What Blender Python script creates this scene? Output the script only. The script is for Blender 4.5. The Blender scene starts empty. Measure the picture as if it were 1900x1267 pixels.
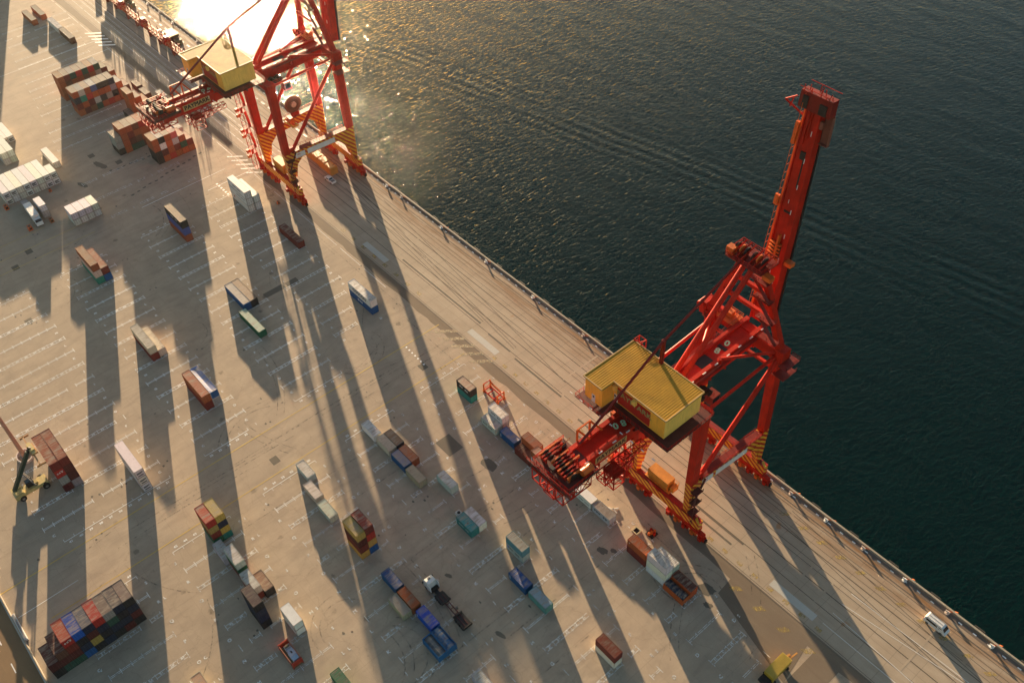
import bpy, math, random
import numpy as np
from mathutils import Vector, Matrix
random.seed(7)
S = bpy.context.scene
C = S.collection
R_ = math.radians

# ------------------------------------------------------------------ camera, sky, sun, exposure
cam = bpy.data.cameras.new('camera'); co = bpy.data.objects.new('camera', cam); C.objects.link(co)
co.matrix_world = Matrix([[0.65497, -0.531884, 0.536762, 0.0], [0.75488, 0.492699, -0.432902, 0.0], [-0.034208, 0.688729, 0.724212, 206.085364], [0.0, 0.0, 0.0, 1.0]])
cam.sensor_width = 36.0; cam.lens = 33.492
cam.clip_start = 1.0; cam.clip_end = 20000.0
S.camera = co

SUN_EL, SUN_AZ = 5.6, -22.5          # elevation; heading in which the shadows fall (deg from +x)
W = bpy.data.worlds.new('World'); S.world = W; W.use_nodes = True
nt = W.node_tree; bg = nt.nodes['Background']
sky = nt.nodes.new('ShaderNodeTexSky'); sky.sky_type = 'NISHITA'; sky.sun_disc = False
sky.sun_elevation = R_(SUN_EL)
# direction towards the sun (horizontal)
sdx, sdy = -math.cos(R_(SUN_AZ)), -math.sin(R_(SUN_AZ))
sky.sun_rotation = math.atan2(sdx, sdy)
sky.air_density = 1.0; sky.dust_density = 1.2; sky.ozone_density = 1.0; sky.altitude = 100
hsv = nt.nodes.new('ShaderNodeHueSaturation'); hsv.inputs["Saturation"].default_value = 1.05
nt.links.new(sky.outputs[0], hsv.inputs['Color']); nt.links.new(hsv.outputs[0], bg.inputs['Color'])
bg.inputs['Strength'].default_value = 0.050
sl = bpy.data.lights.new('sun', 'SUN'); sl.energy = 5.0; sl.angle = R_(0.55); sl.color = (1.0, 0.735, 0.455)
so = bpy.data.objects.new('sun', sl); C.objects.link(so)
so.rotation_euler = Vector((sdx*math.cos(R_(SUN_EL)), sdy*math.cos(R_(SUN_EL)), math.sin(R_(SUN_EL)))).to_track_quat('Z', 'Y').to_euler()
S.view_settings.view_transform = 'Standard'; S.view_settings.look = 'None'
S.view_settings.exposure = 2.42; S.view_settings.gamma = 1.0
S.cycles.max_bounces = 6

# ------------------------------------------------------------------ helpers
class MB:
    def __init__(s): s.v = []; s.f = []
    def add(s, vs, fs):
        b = len(s.v); s.v += [tuple(p) for p in vs]; s.f += [tuple(b+i for i in f) for f in fs]; return s
    def box(s, x0, x1, y0, y1, z0, z1):
        return s.add([(x0,y0,z0),(x1,y0,z0),(x1,y1,z0),(x0,y1,z0),(x0,y0,z1),(x1,y0,z1),(x1,y1,z1),(x0,y1,z1)],
                     [(3,2,1,0),(4,5,6,7),(0,1,5,4),(1,2,6,5),(2,3,7,6),(3,0,4,7)])
    def quad(s, x0, x1, y0, y1, z): return s.add([(x0,y0,z),(x1,y0,z),(x1,y1,z),(x0,y1,z)], [(0,1,2,3)])
    def poly(s, pts, z0, z1):
        n = len(pts); vs = [(x,y,z0) for x,y in pts]+[(x,y,z1) for x,y in pts]
        return s.add(vs, [tuple(range(n))[::-1], tuple(range(n,2*n))]+[(i,(i+1)%n,n+(i+1)%n,n+i) for i in range(n)])
    def _fr(s, a, b, up):
        a = Vector(a); b = Vector(b); d = (b-a).normalized(); u = Vector(up)
        if abs(d.dot(u)) > .97: u = Vector((0,1,0)) if abs(d.y) < .9 else Vector((1,0,0))
        x = d.cross(u).normalized(); y = x.cross(d).normalized(); return a, b, x, y
    def bar(s, a, b, w, h, w2=None, h2=None, up=(0,0,1)):   # w across, h along 'up'
        a, b, x, y = s._fr(a, b, up); w2 = w if w2 is None else w2; h2 = h if h2 is None else h2
        vs = []
        for p, ww, hh in ((a,w,h),(b,w2,h2)):
            for i, j in ((-1,-1),(1,-1),(1,1),(-1,1)): vs.append(p+x*i*ww/2+y*j*hh/2)
        return s.add(vs, [(0,1,2,3),(7,6,5,4),(0,4,5,1),(1,5,6,2),(2,6,7,3),(3,7,4,0)])
    def tube(s, a, b, r, n=8, r2=None, cap=True):
        a, b, x, y = s._fr(a, b, (0,0,1)); r2 = r if r2 is None else r2
        vs = [p+x*math.cos(2*math.pi*i/n)*q+y*math.sin(2*math.pi*i/n)*q for p, q in ((a,r),(b,r2)) for i in range(n)]
        fs = [(i,i+n,(i+1)%n+n,(i+1)%n) for i in range(n)]
        if cap: fs += [tuple(range(n)), tuple(range(2*n-1,n-1,-1))]
        return s.add(vs, fs)
    def rail(s, pts, h=1.1, sp=2.0, r=.05, mid=True):
        for a, b in zip(pts, pts[1:]):
            a = Vector(a); b = Vector(b); u = Vector((0,0,h))
            s.bar(a+u, b+u, r*1.6, r*1.6)
            if mid: s.bar(a+u*.5, b+u*.5, r*1.2, r*1.2)
            n = max(1, int((b-a).length/sp))
            for i in range(n+1):
                p = a.lerp(b, i/n); s.bar(p, p+u, r*1.4, r*1.4)
        return s
    def lattice(s, a, b, w, h, bays, r, up=(0,0,1)):        # rectangular lattice truss
        a, b, x, y = s._fr(a, b, up)
        cs = [x*i*w/2+y*j*h/2 for i, j in ((-1,-1),(1,-1),(1,1),(-1,1))]
        for c in cs: s.bar(a+c, b+c, r*1.5, r*1.5)
        for k in range(bays+1):
            p = a.lerp(b, k/bays)
            for i in range(4):
                s.bar(p+cs[i], p+cs[(i+1)%4], r, r)
                if k < bays:
                    q = a.lerp(b, (k+1)/bays)
                    s.bar(p+cs[(i+k)%4], q+cs[(i+k+1)%4], r, r)
        return s
    def mesh(s, name):
        m = bpy.data.meshes.new(name); m.from_pydata(s.v, [], s.f); m.update(); return m
    def build(s, name, mat, parent=None, org=(0,0,0), color=None):
        if org != (0,0,0): s.v = [(p[0]-org[0], p[1]-org[1], p[2]-org[2]) for p in s.v]
        m = s.mesh(name); m.materials.append(mat)
        o = bpy.data.objects.new(name, m); C.objects.link(o)
        if parent is not None: o.parent = parent
        else: o.location = org
        if color: o.color = (*color, 1)
        return o
def tag(o, label=None, cat=None, group=None, kind=None):
    if label: o['label'] = label
    if cat: o['category'] = cat
    if group: o['group'] = group
    if kind: o['kind'] = kind
    return o
def empty(name, loc, rz=0):
    o = bpy.data.objects.new(name, None); C.objects.link(o); o.location = loc; o.rotation_euler = (0,0,rz); return o
def kids(o): return [c for c in bpy.data.objects if c.parent == o]

# ------------------------------------------------------------------ materials
def M(name, rough=.6, spec=.3, metal=0):
    m = bpy.data.materials.new(name); m.use_nodes = True; n = m.node_tree
    b = n.nodes['Principled BSDF']; b.inputs['Roughness'].default_value = rough
    b.inputs['Specular IOR Level'].default_value = spec; b.inputs['Metallic'].default_value = metal
    return m, n, b
def N(n, t, **k):
    x = n.nodes.new('ShaderNode'+t)
    for a, v in k.items():
        if a.startswith('_'): setattr(x, a[1:], v)
        else: x.inputs[a.replace('__',' ')].default_value = v
    return x
def noise(n, vec, scale, detail=4, rough=.55, dist=0):
    x = N(n, 'TexNoise', Scale=scale, Detail=detail, Roughness=rough, Distortion=dist)
    if vec is not None: n.links.new(vec, x.inputs['Vector'])
    return x.outputs['Fac']
def ramp(n, fac, stops, interp='LINEAR'):
    x = n.nodes.new('ShaderNodeValToRGB'); e = x.color_ramp.elements; x.color_ramp.interpolation = interp
    while len(e) < len(stops): e.new(.5)
    for i, (p, c) in enumerate(stops):
        e[i].position = p; e[i].color = (c, c, c, 1) if not isinstance(c, tuple) else (*c, 1)
    n.links.new(fac, x.inputs['Fac']); return x.outputs['Color']
def mix(n, fac, a, b, mode='MIX'):
    x = n.nodes.new('ShaderNodeMix'); x.data_type = 'RGBA'; x.blend_type = mode
    for i, v in ((0, fac), (6, a), (7, b)):
        if isinstance(v, (int, float)): x.inputs[i].default_value = v if i == 0 else (v, v, v, 1)
        elif isinstance(v, tuple): x.inputs[i].default_value = (*v, 1)
        else: n.links.new(v, x.inputs[i])
    return x.outputs[2]
def mapping(n, scale=(1,1,1), rot=(0,0,0), src='Object', loc=(0,0,0)):
    t = n.nodes.new('ShaderNodeTexCoord'); m = N(n, 'Mapping'); m.inputs['Scale'].default_value = scale
    m.inputs['Rotation'].default_value = rot; m.inputs['Location'].default_value = loc
    n.links.new(t.outputs[src], m.inputs['Vector']); return m.outputs['Vector']
def bump(n, b, h, strength=.3, dist=.1):
    x = N(n, 'Bump', Strength=strength, Distance=dist); n.links.new(h, x.inputs['Height'])
    n.links.new(x.outputs['Normal'], b.inputs['Normal'])
def paint(name, col, rough=.5, var=.25, dirt=(.10,.08,.06), dirtamt=.35, scale=.6, spec=.35):
    m, n, b = M(name, rough, spec)
    v = mapping(n)
    f = ramp(n, noise(n, v, scale, 5, .6), [(.3, 0), (.75, 1)])
    c = mix(n, f, tuple(x*(1-var) for x in col), tuple(min(1, x*(1+var)) for x in col))
    st = mapping(n, (2.5, 2.5, .25))
    g = ramp(n, noise(n, st, 1.1, 5, .65), [(.5, 0), (.78, dirtamt)])
    c = mix(n, g, c, dirt)
    n.links.new(c, b.inputs['Base Color']); return m
def plain(name, col, rough=.6, metal=0, spec=.3):
    return paint(name, col, rough, .12, tuple(x*.5 for x in col), .25)
RED = paint('crane_red_paint', (.43,.016,.005), .55, .3, (.06,.010,.008), .55, .3, .16)
ORG = paint('orange_steel_paint', (.60,.12,.015), .5, .25, (.14,.05,.02), .45)
YEL = paint('yellow_wall_paint', (.86,.56,.12), .5, .1, (.25,.13,.03), .35, .3)
DARK = paint('dark_machinery', (.018,.016,.015), .5, .4, (.05,.03,.02), .4)
GREY = paint('galvanised_steel', (.20,.19,.18), .5, .25)
WHT = paint('white_paint', (.62,.62,.60), .45, .08, (.3,.26,.2), .3)
BLK = paint('rubber', (.012,.012,.012), .8, .2)
GLASS, n_, b_ = M('dark_glass', .06, .6); b_.inputs['Base Color'].default_value = (.01,.015,.02,1)
GRN = paint('pale_green_paint', (.50,.86,.48), .5, .1)
CREAM = paint('cream_machine_paint', (.50,.40,.17), .45, .2, (.12,.08,.04), .4)
GRATE = paint('walkway_grating', (.10,.02,.015), .6, .3, (.03,.02,.02), .5)
STEELP = paint('yellow_machine_paint', (.46,.30,.03), .45, .2)
def stripes(name, a, b_c, pitch, dirx, diry, dirz):
    m, n, b = M(name, .45, .4)
    t = n.nodes.new('ShaderNodeTexCoord'); d = N(n, 'VectorMath', _operation='DOT_PRODUCT'); d.inputs[1].default_value = (dirx, diry, dirz)
    n.links.new(t.outputs['Object'], d.inputs[0])
    f = N(n, 'Math', _operation='FRACT'); q = N(n, 'Math', _operation='DIVIDE'); q.inputs[1].default_value = pitch
    n.links.new(d.outputs['Value'], q.inputs[0]); n.links.new(q.outputs[0], f.inputs[0])
    g = N(n, 'Math', _operation='GREATER_THAN'); g.inputs[1].default_value = .5; n.links.new(f.outputs[0], g.inputs[0])
    c = mix(n, g.outputs[0], a, b_c)
    dr = ramp(n, noise(n, mapping(n), .8, 5, .6), [(.45, 0), (.8, .5)]); c = mix(n, dr, c, (.12,.05,.02))
    n.links.new(c, b.inputs['Base Color']); return m
STRY = stripes('hazard_stripes', (.74,.36,.025), (.40,.014,.005), 1.4, .55, .83, .83)

# container paint: colour comes from each object
def cont_mat(name, roof=False):
    m, n, b = M(name, .6, .22)
    oi = n.nodes.new('ShaderNodeObjectInfo'); v = mapping(n)
    add = N(n, 'VectorMath', _operation='ADD'); sc = N(n, 'Math', _operation='MULTIPLY'); sc.inputs[1].default_value = 57.0
    n.links.new(oi.outputs['Random'], sc.inputs[0]); n.links.new(v, add.inputs[0]); n.links.new(sc.outputs[0], add.inputs[1]); vv = add.outputs[0]
    c = mix(n, ramp(n, noise(n, vv, .7, 4, .6), [(.3, 0), (.7, .35)]), oi.outputs['Color'], mix(n, .35, oi.outputs['Color'], (.16,.14,.12)))
    if roof:
        st = N(n, 'VectorMath', _operation='MULTIPLY'); st.inputs[1].default_value = (1.6, .35, 1); n.links.new(vv, st.inputs[0])
        c = mix(n, ramp(n, noise(n, st.outputs[0], 1.0, 5, .65), [(.45, 0), (.62, .75)]), c, (.30,.24,.18))
        c = mix(n, ramp(n, noise(n, vv, 1.3, 6, .7), [(.58, 0), (.70, .8)]), c, (.16,.055,.025))
    else:
        st = N(n, 'VectorMath', _operation='MULTIPLY'); st.inputs[1].default_value = (2.0, 2.0, .3); n.links.new(vv, st.inputs[0])
        c = mix(n, ramp(n, noise(n, st.outputs[0], 1.3, 6, .7), [(.56, 0), (.74, .6)]), c, (.11,.045,.025))
    n.links.new(c, b.inputs['Base Color']); return m
CWALL = cont_mat('container_paint'); CROOF = cont_mat('container_roof', True)

# ------------------------------------------------------------------ ground materials
def ground_mat(name, base, dark, streak=(.20,.05,1), joint=None, slab=.10, warm=None, spots=True, rust=False):
    m, n, b = M(name, .82, .2)
    v = mapping(n)
    big = noise(n, v, .02, 4, .55); med = noise(n, v, .16, 6, .62); fine = noise(n, v, 2.2, 6, .7)
    c = mix(n, ramp(n, big, [(.35, 0), (.65, 1)]), base, tuple(x*.86 for x in base))
    c = mix(n, ramp(n, med, [(.42, 0), (.72, .45)]), c, dark)
    c = mix(n, ramp(n, fine, [(.4, 0), (.75, .35)]), c, tuple(x*.72 for x in base))
    sv = mapping(n, streak, (0,0,R_(12)))
    s1 = noise(n, sv, 2.0, 6, .65, .4)
    c = mix(n, ramp(n, s1, [(.50, 0), (.68, .42)]), c, dark)
    c = mix(n, ramp(n, s1, [(.30, .32), (.43, 0)]), c, tuple(min(1, x*1.22) for x in base))
    if spots:
        vo = N(n, 'TexVoronoi', Scale=.16, Randomness=1.0); n.links.new(v, vo.inputs['Vector'])
        wob = noise(n, v, 1.4, 3, .6); ad = N(n, 'Math', _operation='MULTIPLY_ADD'); ad.inputs[1].default_value = .22
        n.links.new(wob, ad.inputs[0]); n.links.new(vo.outputs['Distance'], ad.inputs[2])
        sel = noise(n, v, .045, 2, .5)
        spot = ramp(n, ad.outputs[0], [(.20, .75), (.27, 0)])
        spot = mix(n, ramp(n, sel, [(.54, 0), (.60, 1)]), 0.0, spot)
        c = mix(n, spot, c, tuple(x*.38 for x in base))
        cr = N(n, 'TexVoronoi', Scale=.09, _feature='DISTANCE_TO_EDGE'); dv = mapping(n, (1,1,1)); 
        w2 = N(n, 'VectorMath', _operation='ADD'); nz = N(n, 'TexNoise', Scale=.5, Detail=5.0); n.links.new(dv, nz.inputs['Vector'])
        sc2 = N(n, 'VectorMath', _operation='SCALE'); sc2.inputs['Scale'].default_value = 3.0; n.links.new(nz.outputs['Color'], sc2.inputs[0])
        n.links.new(dv, w2.inputs[0]); n.links.new(sc2.outputs[0], w2.inputs[1]); n.links.new(w2.outputs[0], cr.inputs['Vector'])
        c = mix(n, ramp(n, cr.outputs['Distance'], [(.0, .5), (.008, 0)]), c, tuple(x*.5 for x in base))
    if joint:
        sx = N(n, 'SeparateXYZ'); n.links.new(v, sx.inputs[0])
        for ax, p, ph, st in joint:
            a = N(n, 'Math', _operation='ADD'); a.inputs[1].default_value = 5000+ph; n.links.new(sx.outputs[ax], a.inputs[0])
            d = N(n, 'Math', _operation='MODULO'); d.inputs[1].default_value = p; n.links.new(a.outputs[0], d.inputs[0])
            l = N(n, 'Math', _operation='LESS_THAN'); l.inputs[1].default_value = .16; n.links.new(d.outputs[0], l.inputs[0])
            k = N(n, 'Math', _operation='MULTIPLY'); k.inputs[1].default_value = st; n.links.new(l.outputs[0], k.inputs[0])
            c = mix(n, k.outputs[0], c, tuple(x*.45 for x in base))
            # slab to slab tone
            fl = N(n, 'Math', _operation='DIVIDE'); fl.inputs[1].default_value = p; n.links.new(a.outputs[0], fl.inputs[0])
            f2 = N(n, 'Math', _operation='FLOOR'); n.links.new(fl.outputs[0], f2.inputs[0])
            wn = N(n, 'TexWhiteNoise', _noise_dimensions='1D'); n.links.new(f2.outputs[0], wn.inputs['W'])
            k3 = N(n, 'Math', _operation='MULTIPLY'); k3.inputs[1].default_value = slab; n.links.new(wn.outputs['Value'], k3.inputs[0])
            c = mix(n, k3.outputs[0], c, tuple(x*.6 for x in base))
    if rust:
        sx = N(n, 'SeparateXYZ'); n.links.new(v, sx.inputs[0])
        mr = N(n, 'MapRange'); mr.inputs['From Min'].default_value = 130; mr.inputs['From Max'].default_value = 139
        n.links.new(sx.outputs[1], mr.inputs['Value'])
        k = N(n, 'Math', _operation='MULTIPLY'); n.links.new(mr.outputs[0], k.inputs[0])
        n.links.new(ramp(n, noise(n, mapping(n, (.15,1,1)), .5, 5, .65), [(.35, .15), (.62, .9)]), k.inputs[1])
        c = mix(n, k.outputs[0], c, (.20,.095,.035))
        sp = ramp(n, noise(n, v, .11, 3, .5), [(.70, 0), (.73, .55)]); c = mix(n, sp, c, (.34,.13,.02))
    n.links.new(c, b.inputs['Base Color'])
    bump(n, b, fine, .10, .04)
    return m
YARD = ground_mat('yard_asphalt', (.43,.340,.245), (.235,.188,.142), joint=[(0, 14.06, 5.9, .26), (1, 5.36, 1.0, .16)], slab=.05)
DECK = ground_mat('wharf_concrete', (.43,.35,.26), (.28,.215,.15), (.03,.22,1), [(0, 6.0, 1.4, .45), (1, 4.55, 1.2, .35)], spots=False, rust=True)
STRIP = ground_mat('apron_strip_asphalt', (.20,.155,.11), (.15,.11,.08), (.03,.3,1), spots=False)
ROADM = ground_mat('road_asphalt', (.235,.155,.085), (.17,.11,.065), (.03,.2,1), spots=False)
PATCH = ground_mat('patch_asphalt', (.15,.13,.10), (.11,.095,.08), (.1,.1,1), spots=False)
CONC = ground_mat('pale_concrete', (.50,.49,.44), (.40,.38,.33), (.1,.1,1), spots=False)
def worn(name, col, lo, hi, sc=1.2):
    m, n, b = M(name, .6, .3); b.inputs['Base Color'].default_value = (*col, 1)
    f = ramp(n, noise(n, mapping(n), sc, 6, .75), [(lo, 0), (hi, 1)])
    big = ramp(n, noise(n, mapping(n), .05, 2, .5), [(.35, .65), (.6, 1)])
    k = N(n, 'Math', _operation='MULTIPLY'); n.links.new(f, k.inputs[0]); n.links.new(big, k.inputs[1])
    n.links.new(k.outputs[0], b.inputs['Alpha']); return m
PWHITE = worn('worn_white_road_paint', (.86,.86,.82), .12, .30)
PFADE = worn('faded_white_road_paint', (.76,.76,.72), .36, .52)
PYEL = worn('worn_yellow_road_paint', (.62,.42,.07), .18, .34)
PYELB = worn('worn_yellow_hatching', (.46,.33,.10), .40, .62)
TANB = worn('tan_hatching', (.42,.34,.21), .35, .6)
TANC = ground_mat('tan_concrete', (.42,.34,.25), (.3,.23,.16), (.1,.1,1), spots=False)
LINE = ground_mat('dark_rail_groove', (.10,.075,.055), (.06,.05,.04), (.02,.5,1), spots=False)

# ------------------------------------------------------------------ ground, wharf, water
EDGE = 141.3
g = MB()
xs = [-6000,-900,-500,-300,-150,0,150,900,5000]; ys = [-5000,-600,-100,0,50,100,EDGE]
for i in range(len(xs)-1):
    for j in range(len(ys)-1): g.quad(xs[i], xs[i+1], ys[j], ys[j+1], 0)
tag(g.build('ground', YARD), kind='structure')
tag(MB().quad(-1500, 700, 113.5, EDGE, .004).build('wharf_deck', DECK), kind='structure')
sp = []
x = -1500
random.seed(3)
while x < 700: sp.append((x, 110.3+random.uniform(-.45,.35))); x += random.uniform(2, 9)
sm = MB(); top = [(x, 113.5) for x, _ in sp]
for i in range(len(sp)-1):
    sm.add([(sp[i][0],sp[i][1],.006),(sp[i+1][0],sp[i+1][1],.006),(sp[i+1][0],113.5,.006),(sp[i][0],113.5,.006)], [(0,1,2,3)])
tag(sm.build('apron_strip', STRIP), kind='structure')
tag(MB().quad(-3000, 900, -900, -24.6, .008).build('road', ROADM), kind='structure')
rd = MB()
for k in range(60): rd.quad(-190+k*9.0, -187+k*9.0, -28.75, -28.5, .012)
tag(rd.build('road_dashes', PWHITE), kind='structure')
kb = MB().box(-3000, 900, -24.55, -24.15, 0, .15)
tag(kb.build('road_kerb', CONC), kind='structure')
# quay wall and coping
qw = MB().box(-1500, 700, EDGE, EDGE+.6, -8, .02)
tag(qw.build('quay_wall', CONC), kind='structure')
cp = MB(); random.seed(5)
x = -1500
while x < 700:
    cp.box(x, x+7.9, EDGE+.02, EDGE+.5, .03, .32); x += 8
tag(cp.build('quay_coping', plain('coping_concrete', (.34,.29,.22), .8)), kind='structure')
ed = MB()
for k in range(300): ed.quad(-700+k*3.6, -700+k*3.6+.9, EDGE-1.2, EDGE-.92, .012)
tag(ed.build('quay_edge_dashes', PWHITE), kind='structure')
tag(MB().quad(-1500, 700, EDGE-1.9, EDGE-.35, .008).build('quay_edge_strip', plain('edge_dark_concrete', (.13,.10,.08), .85)), kind='structure')

WAT, n, b = M('sea_water', .02, .42)
b.inputs['IOR'].default_value = 1.33; b.inputs['Base Color'].default_value = (.00002,.0090,.0074,1)
v0 = mapping(n); vr = mapping(n, (1.0,.45,1), (0,0,R_(35)))
n1 = noise(n, vr, .88, 2.0, .55, .9); n2 = noise(n, v0, 2.4, 1.0, .5, .3); n3 = noise(n, mapping(n, (.35,1,1), (0,0,R_(60))), .12, 3, .5)
def madd(a, ka, b2, kb):
    x = N(n, 'Math', _operation='MULTIPLY'); x.inputs[1].default_value = ka; n.links.new(a, x.inputs[0])
    y = N(n, 'Math', _operation='MULTIPLY_ADD'); y.inputs[1].default_value = kb; n.links.new(b2, y.inputs[0]); n.links.new(x.outputs[0], y.inputs[2]); return y.outputs[0]
h = madd(n1, .58, n2, .10)
# ship wakes: trains of long crested waves that follow two gentle curves
def wake(x0, y0, ang, wid, wl, amp, curve):
    mp = mapping(n, (1,1,1), (0,0,0), loc=(-x0,-y0,0)); rt = N(n, 'VectorRotate', _rotation_type='Z_AXIS'); rt.inputs['Angle'].default_value = -ang; n.links.new(mp, rt.inputs['Vector'])
    sx = N(n, 'SeparateXYZ'); n.links.new(rt.outputs[0], sx.inputs[0])
    q = N(n, 'Math', _operation='MULTIPLY'); n.links.new(sx.outputs[0], q.inputs[0]); n.links.new(sx.outputs[0], q.inputs[1])
    wob = noise(n, v0, .02, 3, .5); yy = N(n, 'Math', _operation='MULTIPLY_ADD'); yy.inputs[1].default_value = curve; n.links.new(q.outputs[0], yy.inputs[0]); n.links.new(sx.outputs[1], yy.inputs[2])
    y2 = N(n, 'Math', _operation='MULTIPLY_ADD'); y2.inputs[1].default_value = 9.0; n.links.new(wob, y2.inputs[0]); n.links.new(yy.outputs[0], y2.inputs[2])
    k = N(n, 'Math', _operation='MULTIPLY'); k.inputs[1].default_value = 6.2832/wl; n.links.new(y2.outputs[0], k.inputs[0]); sn = N(n, 'Math', _operation='SINE'); n.links.new(k.outputs[0], sn.inputs[0])
    g = N(n, 'Math', _operation='DIVIDE'); g.inputs[1].default_value = wid; n.links.new(yy.outputs[0], g.inputs[0]); g2 = N(n, 'Math', _operation='MULTIPLY'); n.links.new(g.outputs[0], g2.inputs[0]); n.links.new(g.outputs[0], g2.inputs[1])
    g3 = N(n, 'Math', _operation='MULTIPLY_ADD'); g3.inputs[1].default_value = -1.0; g3.inputs[2].default_value = 1.0; g3.use_clamp = True; n.links.new(g2.outputs[0], g3.inputs[0])
    o = N(n, 'Math', _operation='MULTIPLY'); n.links.new(sn.outputs[0], o.inputs[0]); n.links.new(g3.outputs[0], o.inputs[1])
    o2 = N(n, 'Math', _operation='MULTIPLY'); o2.inputs[1].default_value = amp; n.links.new(o.outputs[0], o2.inputs[0]); return o2.outputs[0]
wk = N(n, 'Math', _operation='ADD'); n.links.new(wake(-230,216,.218,17,4.6,.08,.0002), wk.inputs[0]); n.links.new(wake(-100,243,.24,15,5.2,.06,-.0003), wk.inputs[1])
a1 = N(n, 'Math', _operation='ADD'); n.links.new(wk.outputs[0], a1.inputs[0]); n.links.new(madd(n3, .9, n3, .0), a1.inputs[1])
x_ = N(n, 'Math', _operation='ADD'); n.links.new(h, x_.inputs[0]); n.links.new(a1.outputs[0], x_.inputs[1])
bump(n, b, x_.outputs[0], .44, 1.0)
wm = MB()
xs = [-12000,-2000,-600,-300,0,300,2000,9000]; ys = [EDGE+.3,250,500,1200,4000,14000]
for i in range(len(xs)-1):
    for j in range(len(ys)-1): wm.quad(xs[i], xs[i+1], ys[j], ys[j+1], -2.6)
tag(wm.build('water', WAT), kind='structure')

# rails and grooves in the deck
gr = MB()
for y, w in ((113.25,.22),(113.9,.10),(120.2,.16),(124.1,.2),(127.1,.13),(128.5,.13),(131.1,.2),(132.6,.1),(134.4,.12),(135.6,.12),(137.3,.12),(138.1,.26)):
    x = -1500
    while x < 700:
        L = random.uniform(40, 160); e = min(700, x+L)
        gr.quad(x, e, y-w/2, y+w/2, .012); x = e+random.choice((0,0,.8))
# converging turnout tracks on the middle of the quay
for (x0,y0,x1,y1) in ((-255,133,-150,122.5),(-255,131.5,-150,121.6),(-235,135,-130,123.8),(-250,129,-165,122.2),(-60,136.5,-5,131.5),(-62,132.2,-8,127.0),(-275,134,-215,129.5)):
    gr.bar((x0,y0,.016),(x1,y1,.016),.13,.004)
tag(gr.build('rail_grooves', LINE), kind='structure')
rl = MB()
for y in (113.25, 138.1): rl.box(-1500, 700, y-.045, y+.045, .0, .03)
tag(rl.build('crane_rails', plain('rail_steel', (.20,.17,.14), .35, .6)), kind='structure')

pt = MB()   # repaired patches, drain covers, dark stains with a shape of their own
random.seed(11)
def blob(m, x, y, rx, ry, z=.010, n=14, rot=0):
    ps = []
    for i in range(n):
        a = 2*math.pi*i/n; r = random.uniform(.75, 1.15); px, py = rx*r*math.cos(a), ry*r*math.sin(a)
        ps.append((x+px*math.cos(rot)-py*math.sin(rot), y+px*math.sin(rot)+py*math.cos(rot), z))
    m.add(ps, [tuple(range(n))])
pt.quad(-138.2,-131.9,82.9,87.6,.010)
blob(pt,-122.8,89.0,2.6,1.7)
pt.quad(-221.9,-219.3,86.4,90.6,.010); pt.quad(-222.2,-219.8,78.5,85.6,.010)
for x, y in ((-162.8,97.4),(-162.9,47.2),(-295,31),(-290,24.5),(-262,18),(-322,76),(-333,70)):
    pt.quad(x-1.3,x+1.3,y-1.1,y+1.1,.010)
for i in range(70):
    x, y = random.uniform(-320,-40), random.uniform(-15,108)
    blob(pt, x, y, random.uniform(.2,.5), random.uniform(.15,.35), .011, 9)
    if random.random() < .6: blob(pt, x+random.uniform(-1.2,1.2), y+random.uniform(1.2,1.9), .35, .28, .011, 9)
for k in range(13):
    for (xa,ya,xb,yb) in ((-318.8,71.5,-315.6,100.5),(-299.6,71.0,-306,101.0)):
        blob(pt, xa+(xb-xa)*k/12+random.uniform(-.3,.3), ya+(yb-ya)*k/12, .45, .75, .011, 9)
for x, y, a, b2 in ((-325,70,4,1.2),(-318,60,2.6,1.0),(-84,93,1.6,.9),(-82,95,.9,.6),(-60,104,2.2,1.6),(-57,101,1.2,.8),(-84,60,1.5,.6),(-104,60.5,1.2,.5)): blob(pt, x, y, a, b2, .0105, 18, .3)
for (x0,x1,y) in ((-176,-176,118.5),(-205,-165,120.9),(-147,-127,119.0),(-118,-104,116.9),(-108,-85,118.6),(-78,-62,119.6),(-160,-150,119.8),(-80,-64,117.4)):
    pt.quad(x0,x1+.01,y,y+.55,.014)
tag(pt.build('asphalt_patches', PATCH), kind='structure')
pp = MB(); ps_ = MB()
for x0, x1 in ((-220.5,-207.8),(-165,-152),(-50.9,-38.4),(-340,-328)): pp.quad(x0, x1, 115.8, 117.8, .014)
for x in (-131.3,-18.3,-47,-41): ps_.quad(x-.25, x+.25, 120.2, 137.9 if x in (-131.3,-18.3) else 127.5, .0145)
tag(pp.build('pale_slabs', CONC), kind='structure'); tag(ps_.build('cable_trench_covers', TANC), kind='structure')
bp = MB()
bp.add([(-58,110.4,.010),(-35.5,110.4,.010),(-33.5,99,.010),(-57.5,105.2,.010)], [(3,2,1,0)])
bp.quad(-33.5,-27,95,110.4,.010)  # dark sheet painted where a large shadow lies beside the mobile plant
tag(bp.build('brown_patch_and_shade', STRIP), kind='structure')

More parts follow.
